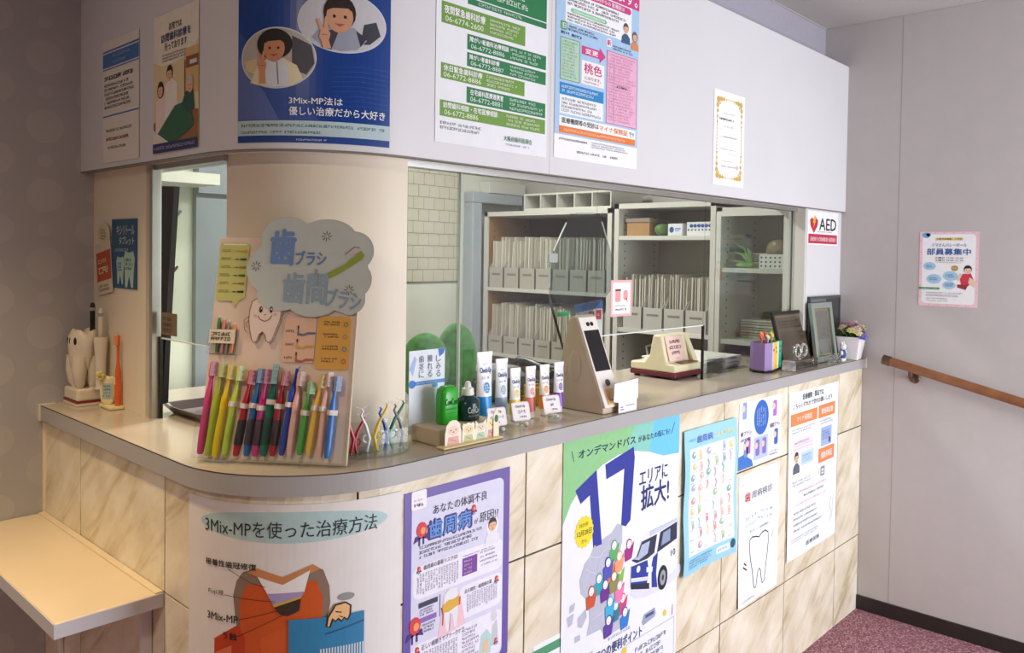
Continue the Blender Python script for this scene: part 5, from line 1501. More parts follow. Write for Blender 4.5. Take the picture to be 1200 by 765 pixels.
for a in ((-.072, .042, .05, 'f0d4c4', 'hood'), (-.028, .034, .044, 'ecd9a8', 'round'), (.006, .032, .044, 'e6dcc0', 'point'), (.036, .034, .05, 'f0e2a8', 'long')):
    animal(*a)
MB().prism([(.055, -.004, .004), (.07, -.004, .004), (.07, -.004, .052), (.0625, -.004, .064), (.055, -.004, .052)], (0, .0015, 0), mat('cone_card', 'efe6c8', .6)).prism(circle_pts := [(.0625 + .005 * math.cos(k * PI / 6), -.0046, .042 + .008 * math.sin(k * PI / 6)) for k in range(12)], (0, .0005, 0), mat('print_2f6a48', '2f6a48')).build('tree_cut_out', t)

# ---- six toothpaste tubes standing on their caps
def tube(label, x, y, h, w, body, low, capc, rz=0.0):
    t = thing('toothpaste_tube', label, 'tube', (x, y, ZK), rz, 'toothpaste tubes on the counter')
    ch = h * .13
    r = w * .42
    n = 24
    mlow, mbody = mat('tube_' + low, low, .3, vary=.05, scale=30), mat('tube_' + body, body, .3, vary=.015)
    MB().lathe([(r * .72, 0), (r * .78, .001), (r * .78, ch), (r * .5, ch + .001)], mat('cap_' + capc, capc, .35), n=n).build('cap', t, smooth=True)
    def ring(f):
        z = ch + (h - ch - .008) * f
        a = r + (w * .5 - r) * f
        b = r * (1 - f) + .0014
        return [Vector((a * math.cos(2 * PI * k / n), b * math.sin(2 * PI * k / n), z)) for k in range(n)]
    a0 = [Vector((r * .55 * math.cos(2 * PI * k / n), r * .55 * math.sin(2 * PI * k / n), ch)) for k in range(n)]
    fs = [.0, .03, .12, .22, .34]
    MB().rings([a0] + [ring(f) for f in fs], mlow, cap=False).rings([ring(f) for f in (.34, .5, .65, .8, .92, 1.0)], mbody, cap=False).build('tube_body', t, smooth=True)
    MB().box(-w / 2, w / 2, -.0014, .0014, h - .0085, h, mbody).build('crimp', t, bevel=.0004)
    # front print: a tilted panel following the tube's front
    z0, z1 = ch + (h - ch - .008) * .36, ch + (h - ch - .008) * .92
    def mp(a, b, nn, W=w * .8, H=z1 - z0):
        f = (z1 - b - ch) / (h - ch - .008)
        aa, bb = r + (w * .5 - r) * f, r * (1 - f) + .0014
        xx = a - W / 2
        q = max(0.0, 1 - (xx / aa) ** 2)
        return (xx, -bb * math.sqrt(q) - nn, z1 - b)
    s = Sheet(w * .8, z1 - z0, mp, step=(.004, .008))
    s.text('Check-Up', .05, .2, .95, .4, '2a3480', 1, bold=.03).small(.3, .08, .7, .13, 1, '4a5a9a', 1).small(.15, .45, .85, .55, 1, '5a6aa8', 1).poly(circle(.5, .78, .25, .16, 14), low, 0).small(.3, .68, .7, .9, 3, 'f4f6fa', 1)
    for part, items in s.parts.items():
        me = s._mesh(part, items, lambda l: .0004 + .00015 * l, Vector((0, 0, 0)))
        o = bpy.data.objects.new(part, me)
        o.parent = t
        COL.objects.link(o)
    return t
for a in (('tallest white toothpaste tube with a bright blue base, leftmost in the row', .590, .114, .1676, .042, 'eef0f4', '2a8fd8', '1c3a66'), ('white toothpaste tube with a silver-blue base, second in the row', .643, .113, .148, .034, 'e8ecf2', '9aaec4', '7a8288'), ('white toothpaste tube with a lemon yellow base', .686, .111, .1225, .03, 'f0efe8', 'e8d24a', 'e8e4dc'),
          ('white toothpaste tube with a coral pink base', .737, .11, .1218, .03, 'f4eaea', 'ec8a80', 'efe6e4'), ('white toothpaste tube with an orange base', .785, .109, .1216, .03, 'f4eee6', 'f0982c', 'efe9e2'), ('white toothpaste tube with a purple base, rightmost in the row', .835, .107, .1235, .031, 'efeaf4', '7a4ab0', 'ece8f0')):
    tube(*a, rz=-.12)
# price tags on small clear clips
def tag_(label, x, y, w, h, lines):
    t = thing('price_tag', label, 'tag', (x, y, ZK), -.25, 'price tags before the toothpaste')
    MB().box(-.012, .012, -.008, .012, 0, .003, m_acr2).box(-.004, .004, -.002, .002, .003, .02, m_acr2).build('clip_base', t)
    MB().ell((.012, -.002, .005), (.006, .006, .005), mat('clip_knob', 'e4e0d8', .4), 10, 6).build('knob', t, smooth=True)
    s = Sheet(w, h, lambda a, b, n: (-w / 2 + a, -.004 - n * .9 + (h - b) * .3, .014 + (h - b) * .95), outline=rrect(0, 0, 1, 1, .12, .14), paper='f4eef0', t=.001)
    s.line(rrect(.02, .03, .98, .97, .12, .14), .0008, 'e4b8c0', 0, closed=True)
    n = len(lines)
    for k, (tx, a0, a1) in enumerate(lines):
        b = .15 + k * .28
        if tx:
            s.text(tx, a0, b, a1, b + .18, '4a3f58', bold=.02)
        else:
            s.small(a0, b, a1, b + .16, 1, '6a5f78')
    s.make('card', None, parent=t, local=True)
tag_('price tag in front of the tallest toothpaste tube, leftmost', .572, .052, .046, .04, [('Check-Up', .2, .75), ('スタンダード', .15, .85), (None, .35, .8)])
tag_('middle price tag, in front of the yellow toothpaste tube', .65, .055, .046, .042, [('Check-Up', .2, .75), ('コドモ', .3, .75), (None, .4, .8)])
tag_('right price tag, in front of the orange toothpaste tube', .765, .065, .048, .042, [('Check-Up', .2, .75), ('gel', .42, .58), (None, .45, .8)])

# ---- face recognition card reader
t = thing('card_reader', 'beige wedge-shaped face recognition card reader with a black screen on the counter', 'card reader', (.93, .07, ZK))
m_rd = mat('reader_beige', 'cbb9a4', .45, vary=.03, scale=12)
m_rf = mat('reader_white', 'f0e9e2', .4, vary=.02)
mb = MB()
def prof(y, z): return (y - .07, z - 1)
P = [(.008, 1.001), (.008, 1.02), (.096, 1.229), (.106, 1.236), (.122, 1.228), (.145, 1.14), (.155, 1.06), (.16, 1.001)]
n_ = len(P)
rg = []
for x, k in ((-.043, .97), (-.040, 1.0), (.032, 1.0), (.035, .97)):
    cy, cz = .07, 1.09
    rg.append([Vector((x, (cy + (y - cy) * k) - .07, (cz + (z - cz) * k if z > 1.002 else 1.0) - 1)) for y, z in P])
mb.rings(rg, m_rd)
mb.build('body', t, bevel=.003, smooth=True)
fu = Vector((0, .096 - .008, 1.229 - 1.02)).normalized()
fn_ = Vector((0, -fu.z, fu.y))
f0 = Vector((0, .008 - .07, .02))
def plate(x0, x1, a0, a1, o0, o1, m, name, parent, bevel=.002):
    q = [f0 + fu * a + fn_ * o0 + Vector((x, 0, 0)) for x, a in ((x0, a0), (x1, a0), (x1, a1), (x0, a1))]
    return MB().prism(q, fn_ * (o1 - o0), m).build(name, parent, bevel=bevel)
fp = plate(-.041, .028, -.006, .228, -.001, .004, m_rf, 'front_plate', t)
plate(-.036, .023, .086, .192, .004, .0048, mat('screen_black', '15151c', .12), 'screen', fp, .0005)
for x in (-.013, .002):
    q = f0 + fu * .208 + fn_ * .0035 + Vector((x, 0, 0))
    MB().tube([q, q + fn_ * .0025], .0055, m_black, n=14).build('camera_lens', fp, smooth=True)
q = f0 + fu * .055 + fn_ * .004
MB().tube([q + Vector((-.004, 0, 0)), q + Vector((-.004, 0, 0)) + fn_ * .002], .0085, mat('button_dark', '4a4038', .4), n=16).build('button', fp, smooth=True)
plate(-.027, .012, .0, .04, .004, .006, mat('slot_orange', 'e6bc80', .4), 'card_slot', fp)
MB().box(.005, .09, -.014, -.006, -.0, .0, m_rf)
MB().rings([rr3(.07, .05, .008, .0), rr3(.07, .05, .008, .012)], m_rd).build('tray_foot', t)
MB().ell((-.043, .03, .11), (.004, .022, .04), m_rd).build('side_grip', t, smooth=True)
# folded white card leaning on the reader
t = thing('folded_card', 'white folded card standing at the right foot of the card reader', 'card', (.958, -.0085, ZK))
m_card = mat('white_card', 'f2f0f2', .5, vary=.01)
MB().prism([(-.048, 0, .074), (-.05, 0, .03), (-.03, 0, .026), (-.03, 0, .0), (.045, 0, .0), (.045, 0, .026), (.05, 0, .03), (.05, 0, .078)], (0, .0012, 0), m_card).build('front_leaf', t)
MB().prism([(-.048, .0012, .074), (.05, .0012, .078), (.05, .03, .0), (-.03, .03, .0)], (0, .001, .0004), m_card).build('rear_leaf', t)
MB().box(-.022, -.008, -.0005, 0, .006, .009, ink('8a90b4')).box(-.022, -.012, -.0005, 0, .012, .015, ink('8a90b4')).box(.0, .035, -.0005, 0, .014, .017, ink('a4a8c0')).build('print', t)

# ---- cream patient card machine behind the cut-out
t = thing('card_machine', 'cream and maroon patient card machine behind the front glass', 'card machine', (1.552, .27, ZK))
m_cm = mat('machine_cream', 'e8dfbc', .4, vary=.03, scale=15)
m_mar = mat('machine_maroon', '6a1a2a', .4, vary=.06)
MB().box(-.078, .082, -.086, .088, .006, .022, m_mar).build('base', t, bevel=.004)
for x in (-.06, .06):
    for y in (-.07, .07):
        MB().lathe([(.01, 0), (.011, .006)], m_black, (x, y, 0), 12).build('foot', t)
MB().prism([(-.078, -.084, .022), (-.078, .086, .022), (-.078, .086, .047), (-.078, .03, .05), (-.078, .012, .075), (-.078, .0, .137), (-.078, -.03, .137), (-.078, -.052, .05), (-.078, -.084, .046)], (.158, 0, 0), m_cm).build('housing', t, bevel=.006, seg=3)
MB().box(-.03, .06, -.085, -.052, .048, .051, mat('slot_brown', '8a5a40', .4)).build('card_slot', t)
MB().prism([(.055, -.06, .05), (.08, -.06, .05), (.08, -.02, .134), (.055, -.02, .134)], (0, -.012, 0), m_cm).build('side_cheek', t, bevel=.003)
s = Sheet(.1, .08, lambda a, b, n: (-.062 + a, -.0545 - n * .97 + (.08 - b) * .27, .055 + (.08 - b) * .965), outline=rrect(0, 0, 1, 1, .05, .06), paper='f0cfc0', t=.0012)
s.small(.2, .15, .8, .3, 1, '7a4a6a', fill=.8).small(.12, .38, .88, .53, 1, '7a4a6a', fill=.8).small(.2, .6, .8, .75, 1, '7a4a6a', fill=.8).small(.4, .88, .7, .94, 1, 'a07a7a')
s.make('note', None, parent=t, local=True)['label'] = 'pink hand-written note'

# ---- octagonal clear panel on a dark arm behind the glass, sign and tags by it
t = thing('octagonal_shield', 'clear octagonal acrylic panel on a dark arm behind the front glass', 'panel', (.935, .19, ZK))
OX = [(.886, 1.49), (1.003, 1.496), (1.056, 1.39), (1.058, 1.294), (.965, 1.232), (.9, 1.232), (.812, 1.29), (.81, 1.373)]
k_ = 1 + (.19 - .12) / (1.192 + .12)
OX = [((-.6542 + (x + .6542) * k_) - .935, (1.3866 + (z - 1.3866) * k_) - 1) for x, z in OX]
g_oct = clear('octagon_acrylic', 'd9e0e0', 1.5)
MB().prism([(x, 0, z) for x, z in OX], (0, .003, 0), g_oct).build('clear_panel', t)
eb = MB()  # highlights on the upper edges, modelled as short pale strips
for i in range(8):
    a, b = OX[i], OX[(i + 1) % 8]
    if i in (0, 1, 7, 6):
        pa = Vector((a[0], .0015, a[1]))
        pb = Vector((b[0], .0015, b[1]))
        eb.tube([pa.lerp(pb, .2), pa.lerp(pb, .8)], .0022, g_edge, n=6)
eb.build('edge_highlight', t)
MB().box(OX[7][0] - .004, OX[7][0] + .03, -.002, .006, OX[7][1] - .006, OX[7][1] + .018, m_white).build('corner_clip', t, bevel=.002)
MB().tube([(OX[6][0], .004, OX[6][1]), (-.03, .0, .235), (.02, .0, .12), (.03, .014, 0)], .0032, m_black, n=8).build('arm', t, smooth=True)
MB().lathe([(.035, 0), (.035, .006), (.012, .01)], m_black, (.03, .02, 0), 20).build('arm_base', t, smooth=True)
t = thing('payment_sign', 'small white sign of red and orange payment logos with a blue clip bar', 'sign', (1.105, .235, ZK - 0.0))
MB().box(-.05, .05, -.02, .03, 0, .006, m_black).box(-.004, .004, .006, .012, .006, .2, m_black).build('stand', t)
MB().prism([(-.058, -.002, .248), (.062, -.002, .26), (.064, -.002, .238), (-.056, -.002, .226)], (0, .008, 0), mat('clip_blue', '3a78d0', .4)).build('clip_bar', t, bevel=.002)
s = Sheet(.1, .076, lambda a, b, n: (-.035 + a, .003 - n, .235 - b), paper='efeff2', t=.0015)
for a, b, c in ((.38, .08, 'a83048'), (.7, .05, 'd02c50'), (.1, .08, 'd8d8e2'), (.42, .52, 'e0703a'), (.12, .5, 'e8e8ee')):
    s.rect(a, b, a + .25, b + .36, c, 0).small(a + .04, b + .12, a + .2, b + .24, 1, 'f6f0f0' if c[0] in 'ad' and c != 'd8d8e2' else '8a90a0', 2)
s.make('logo_card', None, parent=t, local=True)
t = thing('key_tag', 'bright green tag hanging on the dark arm', 'tag', (.94, .186, 1.232))
MB().box(-.022, .022, -.001, .001, -.006, .006, mat('tag_green', '22c070', .4)).build('plate', t, bevel=.001)

# ---- green plush and office machines behind the glass
t = thing('plush_cactus', 'green lobed plush behind the glass and the header card', 'plush', (.63, .35, ZK))
m_pl = mat('plush_green', '5a9a50', .95, vary=.3, scale=45, bump=.8)
MB().ell((.085, 0, .115), (.058, .045, .095), m_pl, 22, 14).build('right_lobe', t, smooth=True)
MB().ell((-.012, .005, .105), (.07, .05, .085), m_pl, 22, 14).build('left_lobe', t, smooth=True)
MB().lathe([(.045, 0), (.05, .02), (.045, .06)], m_pl, (.04, 0, 0), 20).build('stem', t, smooth=True)
t = thing('label_printer', 'grey office label printer behind the toothpaste tubes', 'printer', (.862, .365, ZK))
m_pg = mat('printer_grey', '8f9494', .45, vary=.04)
MB().box(-.075, .075, -.06, .06, .004, .055, mat('printer_dark', '41545a', .4, vary=.06)).build('base', t, bevel=.006)
MB().prism([(-.07, -.058, .055), (-.07, .058, .055), (-.07, .058, .082), (-.07, -.03, .082)], (.14, 0, 0), m_pg).build('cover', t, bevel=.005)
MB().box(-.05, .05, -.062, -.058, .022, .03, m_black).build('slot', t)
t = thing('desk_telephone', 'dark desk telephone behind the toothpaste tubes', 'telephone', (1.09, .355, ZK))
MB().prism([(-.09, -.06, 0), (-.09, .07, 0), (-.09, .07, .06), (-.09, -.06, .025)], (.17, 0, 0), mat('phone_dark', '2e3234', .45, vary=.06)).build('body', t, bevel=.005)
MB().tube([(-.065, -.055, .05), (-.065, -.02, .066), (-.065, .04, .08), (-.065, .075, .078)], [.014, .011, .011, .014], m_black, n=12).build('handset', t, smooth=True)
bk_ = MB()
for i in range(3):
    for j in range(4):
        bk_.box(-.02 + i * .026, -.004 + i * .026, -.04 + j * .024, -.026 + j * .024, .032 + j * .0065, .037 + j * .0065, m_pg)
bk_.build('keys', t)
t = thing('tape_roll', 'yellow tape roll on the counter right of the purple tube', 'tape', (.89, .23, ZK))
MB().rings([[Vector((r * math.cos(2 * PI * k / 24), r * math.sin(2 * PI * k / 24), z)) for k in range(24)] for r, z in ((.024, 0), (.034, 0), (.034, .045), (.024, .045))], mat('tape_yellow', 'd8a020', .35), closed=True).build('roll', t, smooth=True)
# brown money tray by the left cut-out
t = thing('money_tray', 'dark brown rectangular tray behind the display board', 'tray', (.235, .655, ZK))
m_mt = mat('tray_brown', '4a3430', .3, vary=.08)
MB().rings([rr3(.13, .17, .012, 0), rr3(.17, .21, .02, .022), rr3(.162, .2, .018, .022), rr3(.126, .166, .01, .004)], m_mt).build('tray', t, smooth=True)

# ---- tooth-shaped holder and little figures by the left wall
t = thing('tooth_stand', 'glossy white tooth-shaped pen stand on a block by the left wall', 'stand', (.068, 1.003, ZK))
m_tw = mat('tooth_ceramic', 'e2d8c6', .18, vary=.03)
MB().box(-.030, .032, -.046, .046, .011, .041, m_tw).build('plinth', t, bevel=.006, seg=3)
MB().box(-.031, .033, -.047, .047, 0, .0065, m_tw).build('foot_plate', t)
MB().box(-.0305, .0325, -.0465, .0465, .0065, .0115, mat('red_band', '8a1c20', .4)).build('red_band', t)
mb = MB()
cz = .115
N = 26
rg = []
for z, w, d in ((.085, .024, .026), (.095, .028, .031), (.115, .030, .036), (.14, .032, .040), (.16, .033, .041), (.172, .031, .038), (.179, .026, .031), (.176, .015, .017), (.172, .004, .003)):
    rg.append([Vector((w * math.cos(2 * PI * k / N) * (1 + .06 * math.cos(8 * PI * k / N)), d * math.sin(2 * PI * k / N) * (1 + .06 * math.cos(8 * PI * k / N)), z + (.006 * math.cos(8 * PI * k / N + PI) if z > .15 else 0))) for k in range(N)])
mb.rings(rg, m_tw)
for x, y in ((-.016, -.021), (.016, -.021), (-.016, .021), (.016, .021)):
    mb.tube([(x * .9, y * .9, .118), (x * 1.05, y * 1.05, .085), (x * .95, y * .95, .055), (x * .8, y * .8, .0405)], [.018, .0165, .0125, .007], m_tw, n=14)
mb.build('tooth_body', t, smooth=True, ang=60)
MB().lathe([(.011, .042), (.0115, .06), (.012, .11), (.0155, .16), (.0155, .168), (.0135, .168), (.0115, .12)], m_tw, (.019, -.0575 + .0, 0), 22).build('pen_cup', t, smooth=True)
MB().box(.004, .034, -.073, -.03, .0405, .0425, m_tw).build('cup_shelf', t)
for x, y in ((-.0315, .008), (-.031, -.006), (-.026, -.022)):
    MB().ell((x, y, .157), (.004, .0035, .0095), m_black, 10, 6).build('pen_hole', t, smooth=True)
for nm, c, x, y, h, lab in (('black', '141416', .082, .985, .25, 'black pen standing up in the tooth-shaped stand'), ('white', 'd8d0c0', .087, .9455, .238, 'white pen standing up behind the tooth-shaped stand')):
    t = thing('pen', lab, 'pen', (x, y, ZK + (.172 if nm == 'black' else .135)))
    MB().lathe([(.003, 0), (.0058, .004), (.0058, h - (.172 if nm == 'black' else .135) - .008), (.0035, h - (.172 if nm == 'black' else .135))], mat('pen_' + nm, c, .3), n=14).build('barrel', t, smooth=True)
    MB().lathe([(.0062, h - (.172 if nm == 'black' else .135) - .02), (.0064, h - (.172 if nm == 'black' else .135) - .012)], m_alu, n=14).build('ring', t)
t = thing('tooth_clock', 'small cream tooth-shaped stand with a printed face and a flower', 'ornament', (.088, .90, ZK))
m_cr = mat('cream_plastic', 'eadfae', .4, vary=.04)
MB().box(-.012, .0195, -.045, .026, 0, .008, m_cr).build('base', t, bevel=.002)
R2 = Matrix.Rotation(-.6, 3, 'Z') @ Matrix.Diagonal((.58, .6, .9))
ol = [(-.026, .016), (-.031, .045), (-.03, .07), (-.02, .085), (-.006, .086), (.004, .082), (.016, .086), (.026, .078), (.03, .06), (.029, .035), (.022, .014), (.012, .008), (-.012, .008)]
MB().prism([R2 @ Vector((x, -.008, z)) for x, z in ol], R2 @ Vector((0, .02, 0)), m_cr).build('tooth_body', t, bevel=.004, smooth=True)
s = Sheet(.04, .042, lambda a, b, n: tuple(R2 @ Vector((-.02 + a, -.0085 - n, .066 - b))), paper='b4c4c0', t=.0008)
s.small(.1, .08, .9, .92, 4, '4a6a80', 1, fill=.6)
s.make('printed_face', None, parent=t, local=True)
mb = MB()
q = R2 @ Vector((-.026, -.012, .087))
for k in range(5):
    mb.ell(q + R2 @ Vector((.008 * math.cos(k * 2 * PI / 5), 0, .008 * math.sin(k * 2 * PI / 5))), (.0065, .005, .0065), mat('flower_yellow', 'd9cf8a', .5), 10, 6)
mb.ell(q + R2 @ Vector((0, -.004, 0)), .005, mat('flower_mid', 'b89a50', .5), 10, 6)
mb.build('flower', t, smooth=True)
t = thing('toothbrush', 'orange toothbrush standing on the cream base by the left window frame', 'toothbrush', (.098, .866, ZK + .008))
m_or = mat('brush_e0662a', 'e0662a', .3, vary=.04)
MB().rings([[Vector((a * math.cos(2 * PI * k / 12), b * math.sin(2 * PI * k / 12), z)) for k in range(12)] for z, a, b in ((0, .007, .006), (.01, .0078, .0065), (.05, .0078, .0062), (.085, .0064, .005), (.105, .0036, .003), (.14, .0032, .003), (.146, .0052, .0032), (.166, .0052, .0032), (.17, .003, .002))], m_or).build('handle', t, smooth=True)
MB().box(-.009, -.003, -.0045, .0045, .146, .168, mat('bristle_orange', 'e89a70', .8)).build('bristles', t)
MB().box(-.0082, -.0076, -.004, .004, .052, .068, mat('sticker_white', 'efe8e0', .5)).build('sticker', t)

# ---- right end: papers, pencil box, frames, crystal, flowers
t = thing('paper_pile', 'pile of white forms lying behind the front glass', 'papers', (1.79, .318, ZK))
for k in range(9):
    a = random.uniform(-.08, .08)
    R3 = Matrix.Rotation(a, 3, 'Z')
    MB().box(-.15 + random.uniform(-.01, .01), .15, -.105, .105, k * .0046, k * .0046 + .0042, mat('form_paper', 'f2f0ea', .6, vary=.02) if k > 1 else papers[2], R=R3).build('sheet_bundle', t)
t = thing('leaflet_rack', 'clear acrylic leaflet rack lying by the pile of forms', 'rack', (1.80, .172, ZK))
MB().box(-.1, .02, -.012, -.010, 0, .05, m_acr).box(-.1, .02, .031, .033, 0, .05, m_acr).box(-.1, .02, -.012, .033, 0, .003, m_acr).box(-.1, -.097, -.010, .031, .003, .05, m_acr).build('body', t)
t = thing('desk_organiser', 'pencil box of lilac, white, yellow and green panels holding small trinkets', 'box', (1.9, .075, ZK))
t.rotation_euler = (0, 0, .0)
MB().prism([(-.068, -.012, 0), (-.025, -.02, 0), (.085, .0, 0), (.085, .052, 0), (-.035, .062, 0), (-.068, .032, 0)], (0, 0, .008), m_black).build('base', t)
def wallp(p0, p1, c, z1=.1):
    p0, p1 = Vector((*p0, .008)), Vector((*p1, .008))
    nrm = (p1 - p0).cross(Vector((0, 0, 1))).normalized()
    MB().prism([p0, p1, p1 + Vector((0, 0, z1 - .008)), p0 + Vector((0, 0, z1 - .008))], -nrm * .004, mat('panel_' + c, c, .4, vary=.02)).build('panel', t)
wallp((-.066, .03), (-.066, -.011), '8a70a4')
wallp((-.066, -.011), (-.026, -.0185), '9a84b4')
wallp((-.026, -.0185), (-.006, -.015), 'd8c8d8')
wallp((-.006, -.015), (.032, -.008), 'f0cc2c')
wallp((.032, -.008), (.048, -.0055), 'e8e8dc')
wallp((.048, -.0055), (.083, .001), '2fb894')
wallp((.083, .001), (.083, .05), '2fa884')
wallp((.083, .05), (-.034, .06), '8a70a4')
wallp((-.034, .06), (-.066, .03), '8a70a4')
for x, z in ((-.012, .075), (.018, .08), (.02, .066), (.062, .082), (.062, .066)):
    MB().ell((x, -.019 + (x + .026) * .18 - .001, z), (.003, .001, .004), mat('motif_dark', '5a4a5a', .5), 8, 5).build('motif', t)
for i, (c, x, y, h) in enumerate((('c84a3c', -.035, .02, .03), ('e8a040', -.01, .03, .034), ('d8d0c8', .0, .012, .022), ('b8503c', .02, .03, .036), ('d8b840', .045, .02, .03), ('4a8a5a', .065, .03, .04))):
    o = thing('trinket', '%s trinket sticking out of the coloured pencil box' % ('red', 'amber', 'pale', 'brick red', 'gold', 'green')[i], 'trinket', (1.9 + x, .075 + y, ZK + .0085))
    m = mat('trinket_' + c, c, .3, vary=.1)
    MB().tube([(0, 0, 0), (0, 0, .088), (.002, 0, .1)], .0024, m, n=8).build('stick', o, smooth=True)
    MB().ell((.002, 0, .1 + h * .3), (.009, .006, h * .32), m, 10, 6).ell((-.006, 0, .1 + h * .55), (.006, .005, h * .25), m, 10, 6).build('charm', o, smooth=True)

def frame(name, label, loc, w, h, d, lean, rz, fm, fw_, inner, detail=None):
    t = thing(name, label, 'picture frame', loc, rz)
    Rl = Matrix.Rotation(-lean, 3, 'X')
    def bx(x0, x1, y0, y1, z0, z1, m, nm, bevel=0.001):
        return MB().box(x0, x1, y0, y1, z0, z1, m, R=Rl).build(nm, t, bevel=bevel)
    mb = MB()
    for a in ((-w / 2, -w / 2 + fw_, 0, h), (w / 2 - fw_, w / 2, 0, h), (-w / 2 + fw_, w / 2 - fw_, 0, fw_), (-w / 2 + fw_, w / 2 - fw_, h - fw_, h)):
        mb.box(a[0], a[1], -d, 0, a[2], a[3], fm, R=Rl)
    mb.build('frame', t, bevel=.0012)
    bx(-w / 2 + fw_, w / 2 - fw_, -d * .5, -d * .2, fw_, h - fw_, inner, 'picture')
    if detail:
        detail(t, Rl, w, h, d, fw_)
    bx(-w / 2 + fw_, w / 2 - fw_, -d * .62, -d * .58, fw_, h - fw_, clear('frame_glass', 'f2f4f4', 1.35), 'glass', 0)
    return t
m_fb = mat('frame_black', '23211f', .35, vary=.1)
def certificate_lines(t, Rl, w, h, d, f):
    mp = lambda a, b, n: tuple(Rl @ Vector((-w / 2 + f + a, -d * .5 - .0004 - n, h - f - b)))
    s = Sheet(w - 2 * f, h - 2 * f, mp, paper='756352', t=.0004)
    s.small(.1, .12, .9, .3, 3, '3c3028', fill=.6).small(.08, .36, .92, .66, 6, '4a3c30').small(.5, .76, .9, .86, 2, '4a3c30').frame(.03, .03, .97, .97, .015, .02, '8a7860', 1)
    s.make('certificate_print', None, parent=t, local=True)
frame('picture_frame', 'dark frame with a brown certificate, leaning behind the crystal ornament', (2.125, .078, ZK), .252, .2, .012, .27, -.03, m_fb, .012, mat('certificate_brown', '6a5a4a', .6, vary=.1), certificate_lines)
m_fg = mat('frame_green_grey', '8a968c', .35, vary=.04)
def gold_inner(t, Rl, w, h, d, f):
    mb = MB()
    m = mat('gold_beading', 'd8c08a', .3, .6)
    for a in ((-w / 2 + .034, -w / 2 + .04, .024, h - .024), (w / 2 - .04, w / 2 - .034, .024, h - .024), (-w / 2 + .04, w / 2 - .04, .024, .03), (-w / 2 + .04, w / 2 - .04, h - .03, h - .024)):
        mb.box(a[0], a[1], -d * .56, -d * .5, a[2], a[3], m, R=Rl)
    mb.build('gold_beading', t)
frame('picture_frame', 'pale green frame with gold beading, leaning on the white post', (2.305, .056, ZK), .178, .222, .014, .14, -.02, m_fg, .022, mat('picture_grey', '8a8680', .5, vary=.06, scale=90), gold_inner)
def dark_half(t, Rl, w, h, d, f):
    MB().box(.01, w / 2 - f, -d * .55, -d * .5, f, h - f, mat('picture_dark', '4a4444', .5, vary=.15, scale=50), R=Rl).build('dark_picture', t)
frame('picture_frame', 'large dark frame standing behind the pale green frame', (2.378, .0945, ZK), .29, .244, .008, .0, 0, mat('frame_slate', '4a4e50', .35, vary=.05), .01, mat('picture_slate', '8e9498', .4, vary=.05), dark_half)
m_cry = mat('crystal', 'f4f6f6', .03)
m_cry.node_tree.nodes['Principled BSDF'].inputs['Transmission Weight'].default_value = 1.0
m_cry.node_tree.nodes['Principled BSDF'].inputs['IOR'].default_value = 1.5
t = thing('crystal_ornament', 'clear crystal heart of two rings on a glass block, before the dark frame', 'ornament', (2.03, .028, ZK))
MB().box(-.08, .1, -.022, .03, 0, .036, m_cry).build('block', t, bevel=.003)
for x in (-.024, .024):
    MB().tube([(x + .021 * math.cos(k * PI / 9), .0, .064 + .021 * math.sin(k * PI / 9)) for k in range(18)], .0065, m_cry, n=10, closed=True).build('crystal_ring', t, smooth=True)
MB().ell((0, 0, .048), (.012, .009, .014), m_cry, 12, 8).build('crystal_stem', t, smooth=True)
m_fig = mat('figurine_white', 'e6e6ea', .3)
t = thing('figurine', 'tiny white and blue standing figurine before the flower pot', 'figurine', (2.345, .004, ZK))
MB().ell((0, 0, .03), (.016, .013, .02), mat('figurine_blue', '2a4a8a', .35, vary=.1), 14, 8).build('body', t, smooth=True)
MB().ell((0, -.001, .058), (.014, .013, .014), m_fig, 14, 8).ell((-.009, 0, .07), (.005, .004, .007), m_fig, 8, 6).ell((.009, 0, .07), (.005, .004, .007), m_fig, 8, 6).build('head', t, smooth=True)
MB().ell((-.008, -.002, .008), (.008, .009, .008), m_fig, 10, 6).ell((.008, -.002, .008), (.008, .009, .008), m_fig, 10, 6).ell((-.017, -.003, .035), (.006, .006, .01), m_fig, 10, 6).ell((.017, -.003, .035), (.006, .006, .01), m_fig, 10, 6).build('limbs', t, smooth=True)
for i, (x, y) in enumerate(((2.225, .0), (2.27, .004), (2.295, -.001))):
    t = thing('glass_figurine', ('tiny clear glass figurine nearest the crystal block', 'tiny clear glass figurine between two others', 'tiny clear glass figurine nearest the blue figurine')[i], 'figurine', (x, y, ZK), 0, 'tiny glass figurines on the counter')
    MB().ell((0, 0, .01), (.011, .009, .01), m_cry, 12, 7).build('body', t, smooth=True)
    MB().ell((0, -.002, .026), (.008, .007, .008), m_cry, 10, 6).ell((-.005, -.001, .035), (.003, .002, .005), m_cry, 8, 5).ell((.005, -.001, .035), (.003, .002, .005), m_cry, 8, 5).build('head', t, smooth=True)
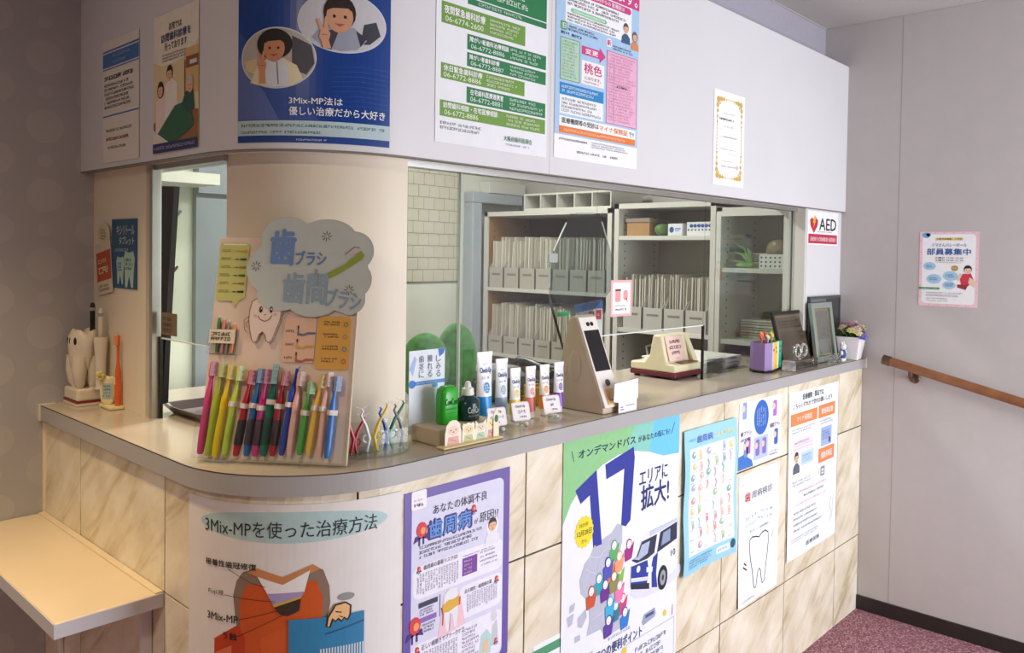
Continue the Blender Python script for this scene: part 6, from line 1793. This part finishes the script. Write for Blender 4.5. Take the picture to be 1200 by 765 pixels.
# flower pot
t = thing('flower_pot', 'white tapered flower pot of pastel artificial flowers at the right end of the counter', 'flower pot', (2.466, .022, ZK))
t.rotation_euler = (0, 0, .15)
m_pot = mat('pot_white', 'eceaea', .35, vary=.02)
MB().rings([rr3(.07, .07, .006, 0), rr3(.098, .098, .008, .088), rr3(.092, .092, .007, .088), rr3(.088, .088, .006, .075)], m_pot).build('pot', t, smooth=True)
MB().box(-.042, .042, -.042, .042, .07, .076, mat('pot_moss', '4a4030', .9, vary=.3, scale=60)).build('moss', t)
rng = random.Random(4)
m_lv = [mat('foliage_%d' % i, c, .6, vary=.2, scale=60) for i, c in enumerate(('4f8a34', '3f7a2c', '6a9a44'))]
for k in range(46):
    a, r = rng.uniform(0, 2 * PI), rng.uniform(.012, .056)
    p0 = Vector((r * .5 * math.cos(a), r * .5 * math.sin(a), .078))
    p1 = Vector((r * math.cos(a), r * math.sin(a), .078 + rng.uniform(.012, .04)))
    d = (p1 - p0)
    sd = Vector((-math.sin(a), math.cos(a), 0)) * .008
    tip = p1 + d * .55 + Vector((0, 0, -.004))
    MB().add([p0, p1 + sd, tip, p1 - sd, p1 + Vector((0, 0, .0018))], [(0, 1, 4), (1, 2, 4), (2, 3, 4), (3, 0, 4)], m_lv[k % 3]).build('leaf', t)
fl = [('f0c8cc', -.03, -.03, .118), ('f0e6b4', .03, -.035, .118), ('eec8b0', .0, -.04, .122), ('e6d898', -.048, -.012, .112), ('f2ead0', .042, -.005, .124), ('d890b8', -.012, .0, .132), ('f0d8d8', .014, -.012, .134), ('ece0a8', -.04, -.036, .102), ('8a7ac0', -.02, -.054, .094), ('6a6ac0', -.038, -.05, .088), ('d890a8', .058, -.03, .096), ('f4f0dc', .05, .02, .112), ('e0a0b0', .0, .03, .13), ('f0e2b8', -.03, .025, .12)]
for i, (c, x, y, z) in enumerate(fl):
    m = mat('petal_' + c, c, .6, vary=.1, scale=80)
    nrm = Vector((x * 6, y * 6, .5)).normalized()
    s1 = nrm.orthogonal().normalized()
    s2 = nrm.cross(s1)
    mb = MB()
    ctr = Vector((x, y, z))
    mb.tube([Vector((x * .5, y * .5, .078)), ctr], .0012, m_lv[0], n=5)
    for ring_, n_, rr, up in ((0, 8, .0165, .0), (1, 6, .011, .005), (2, 4, .006, .009)):
        for k in range(n_):
            a = 2 * PI * k / n_ + ring_ * .4
            d = s1 * math.cos(a) + s2 * math.sin(a)
            e = s1 * -math.sin(a) + s2 * math.cos(a)
            b0 = ctr + nrm * up
            mb.add([b0, b0 + d * rr * .7 + e * rr * .5 + nrm * .003, b0 + d * rr * 1.25 + nrm * .0035, b0 + d * rr * .7 - e * rr * .5 + nrm * .003, b0 + d * rr * .6 + nrm * .0055], [(0, 1, 4), (1, 2, 4), (2, 3, 4), (3, 0, 4)], m)
    mb.ell(ctr + nrm * .009, .0032, mat('flower_heart', 'd8b850', .7), 8, 5)
    mb.build('flower', t)
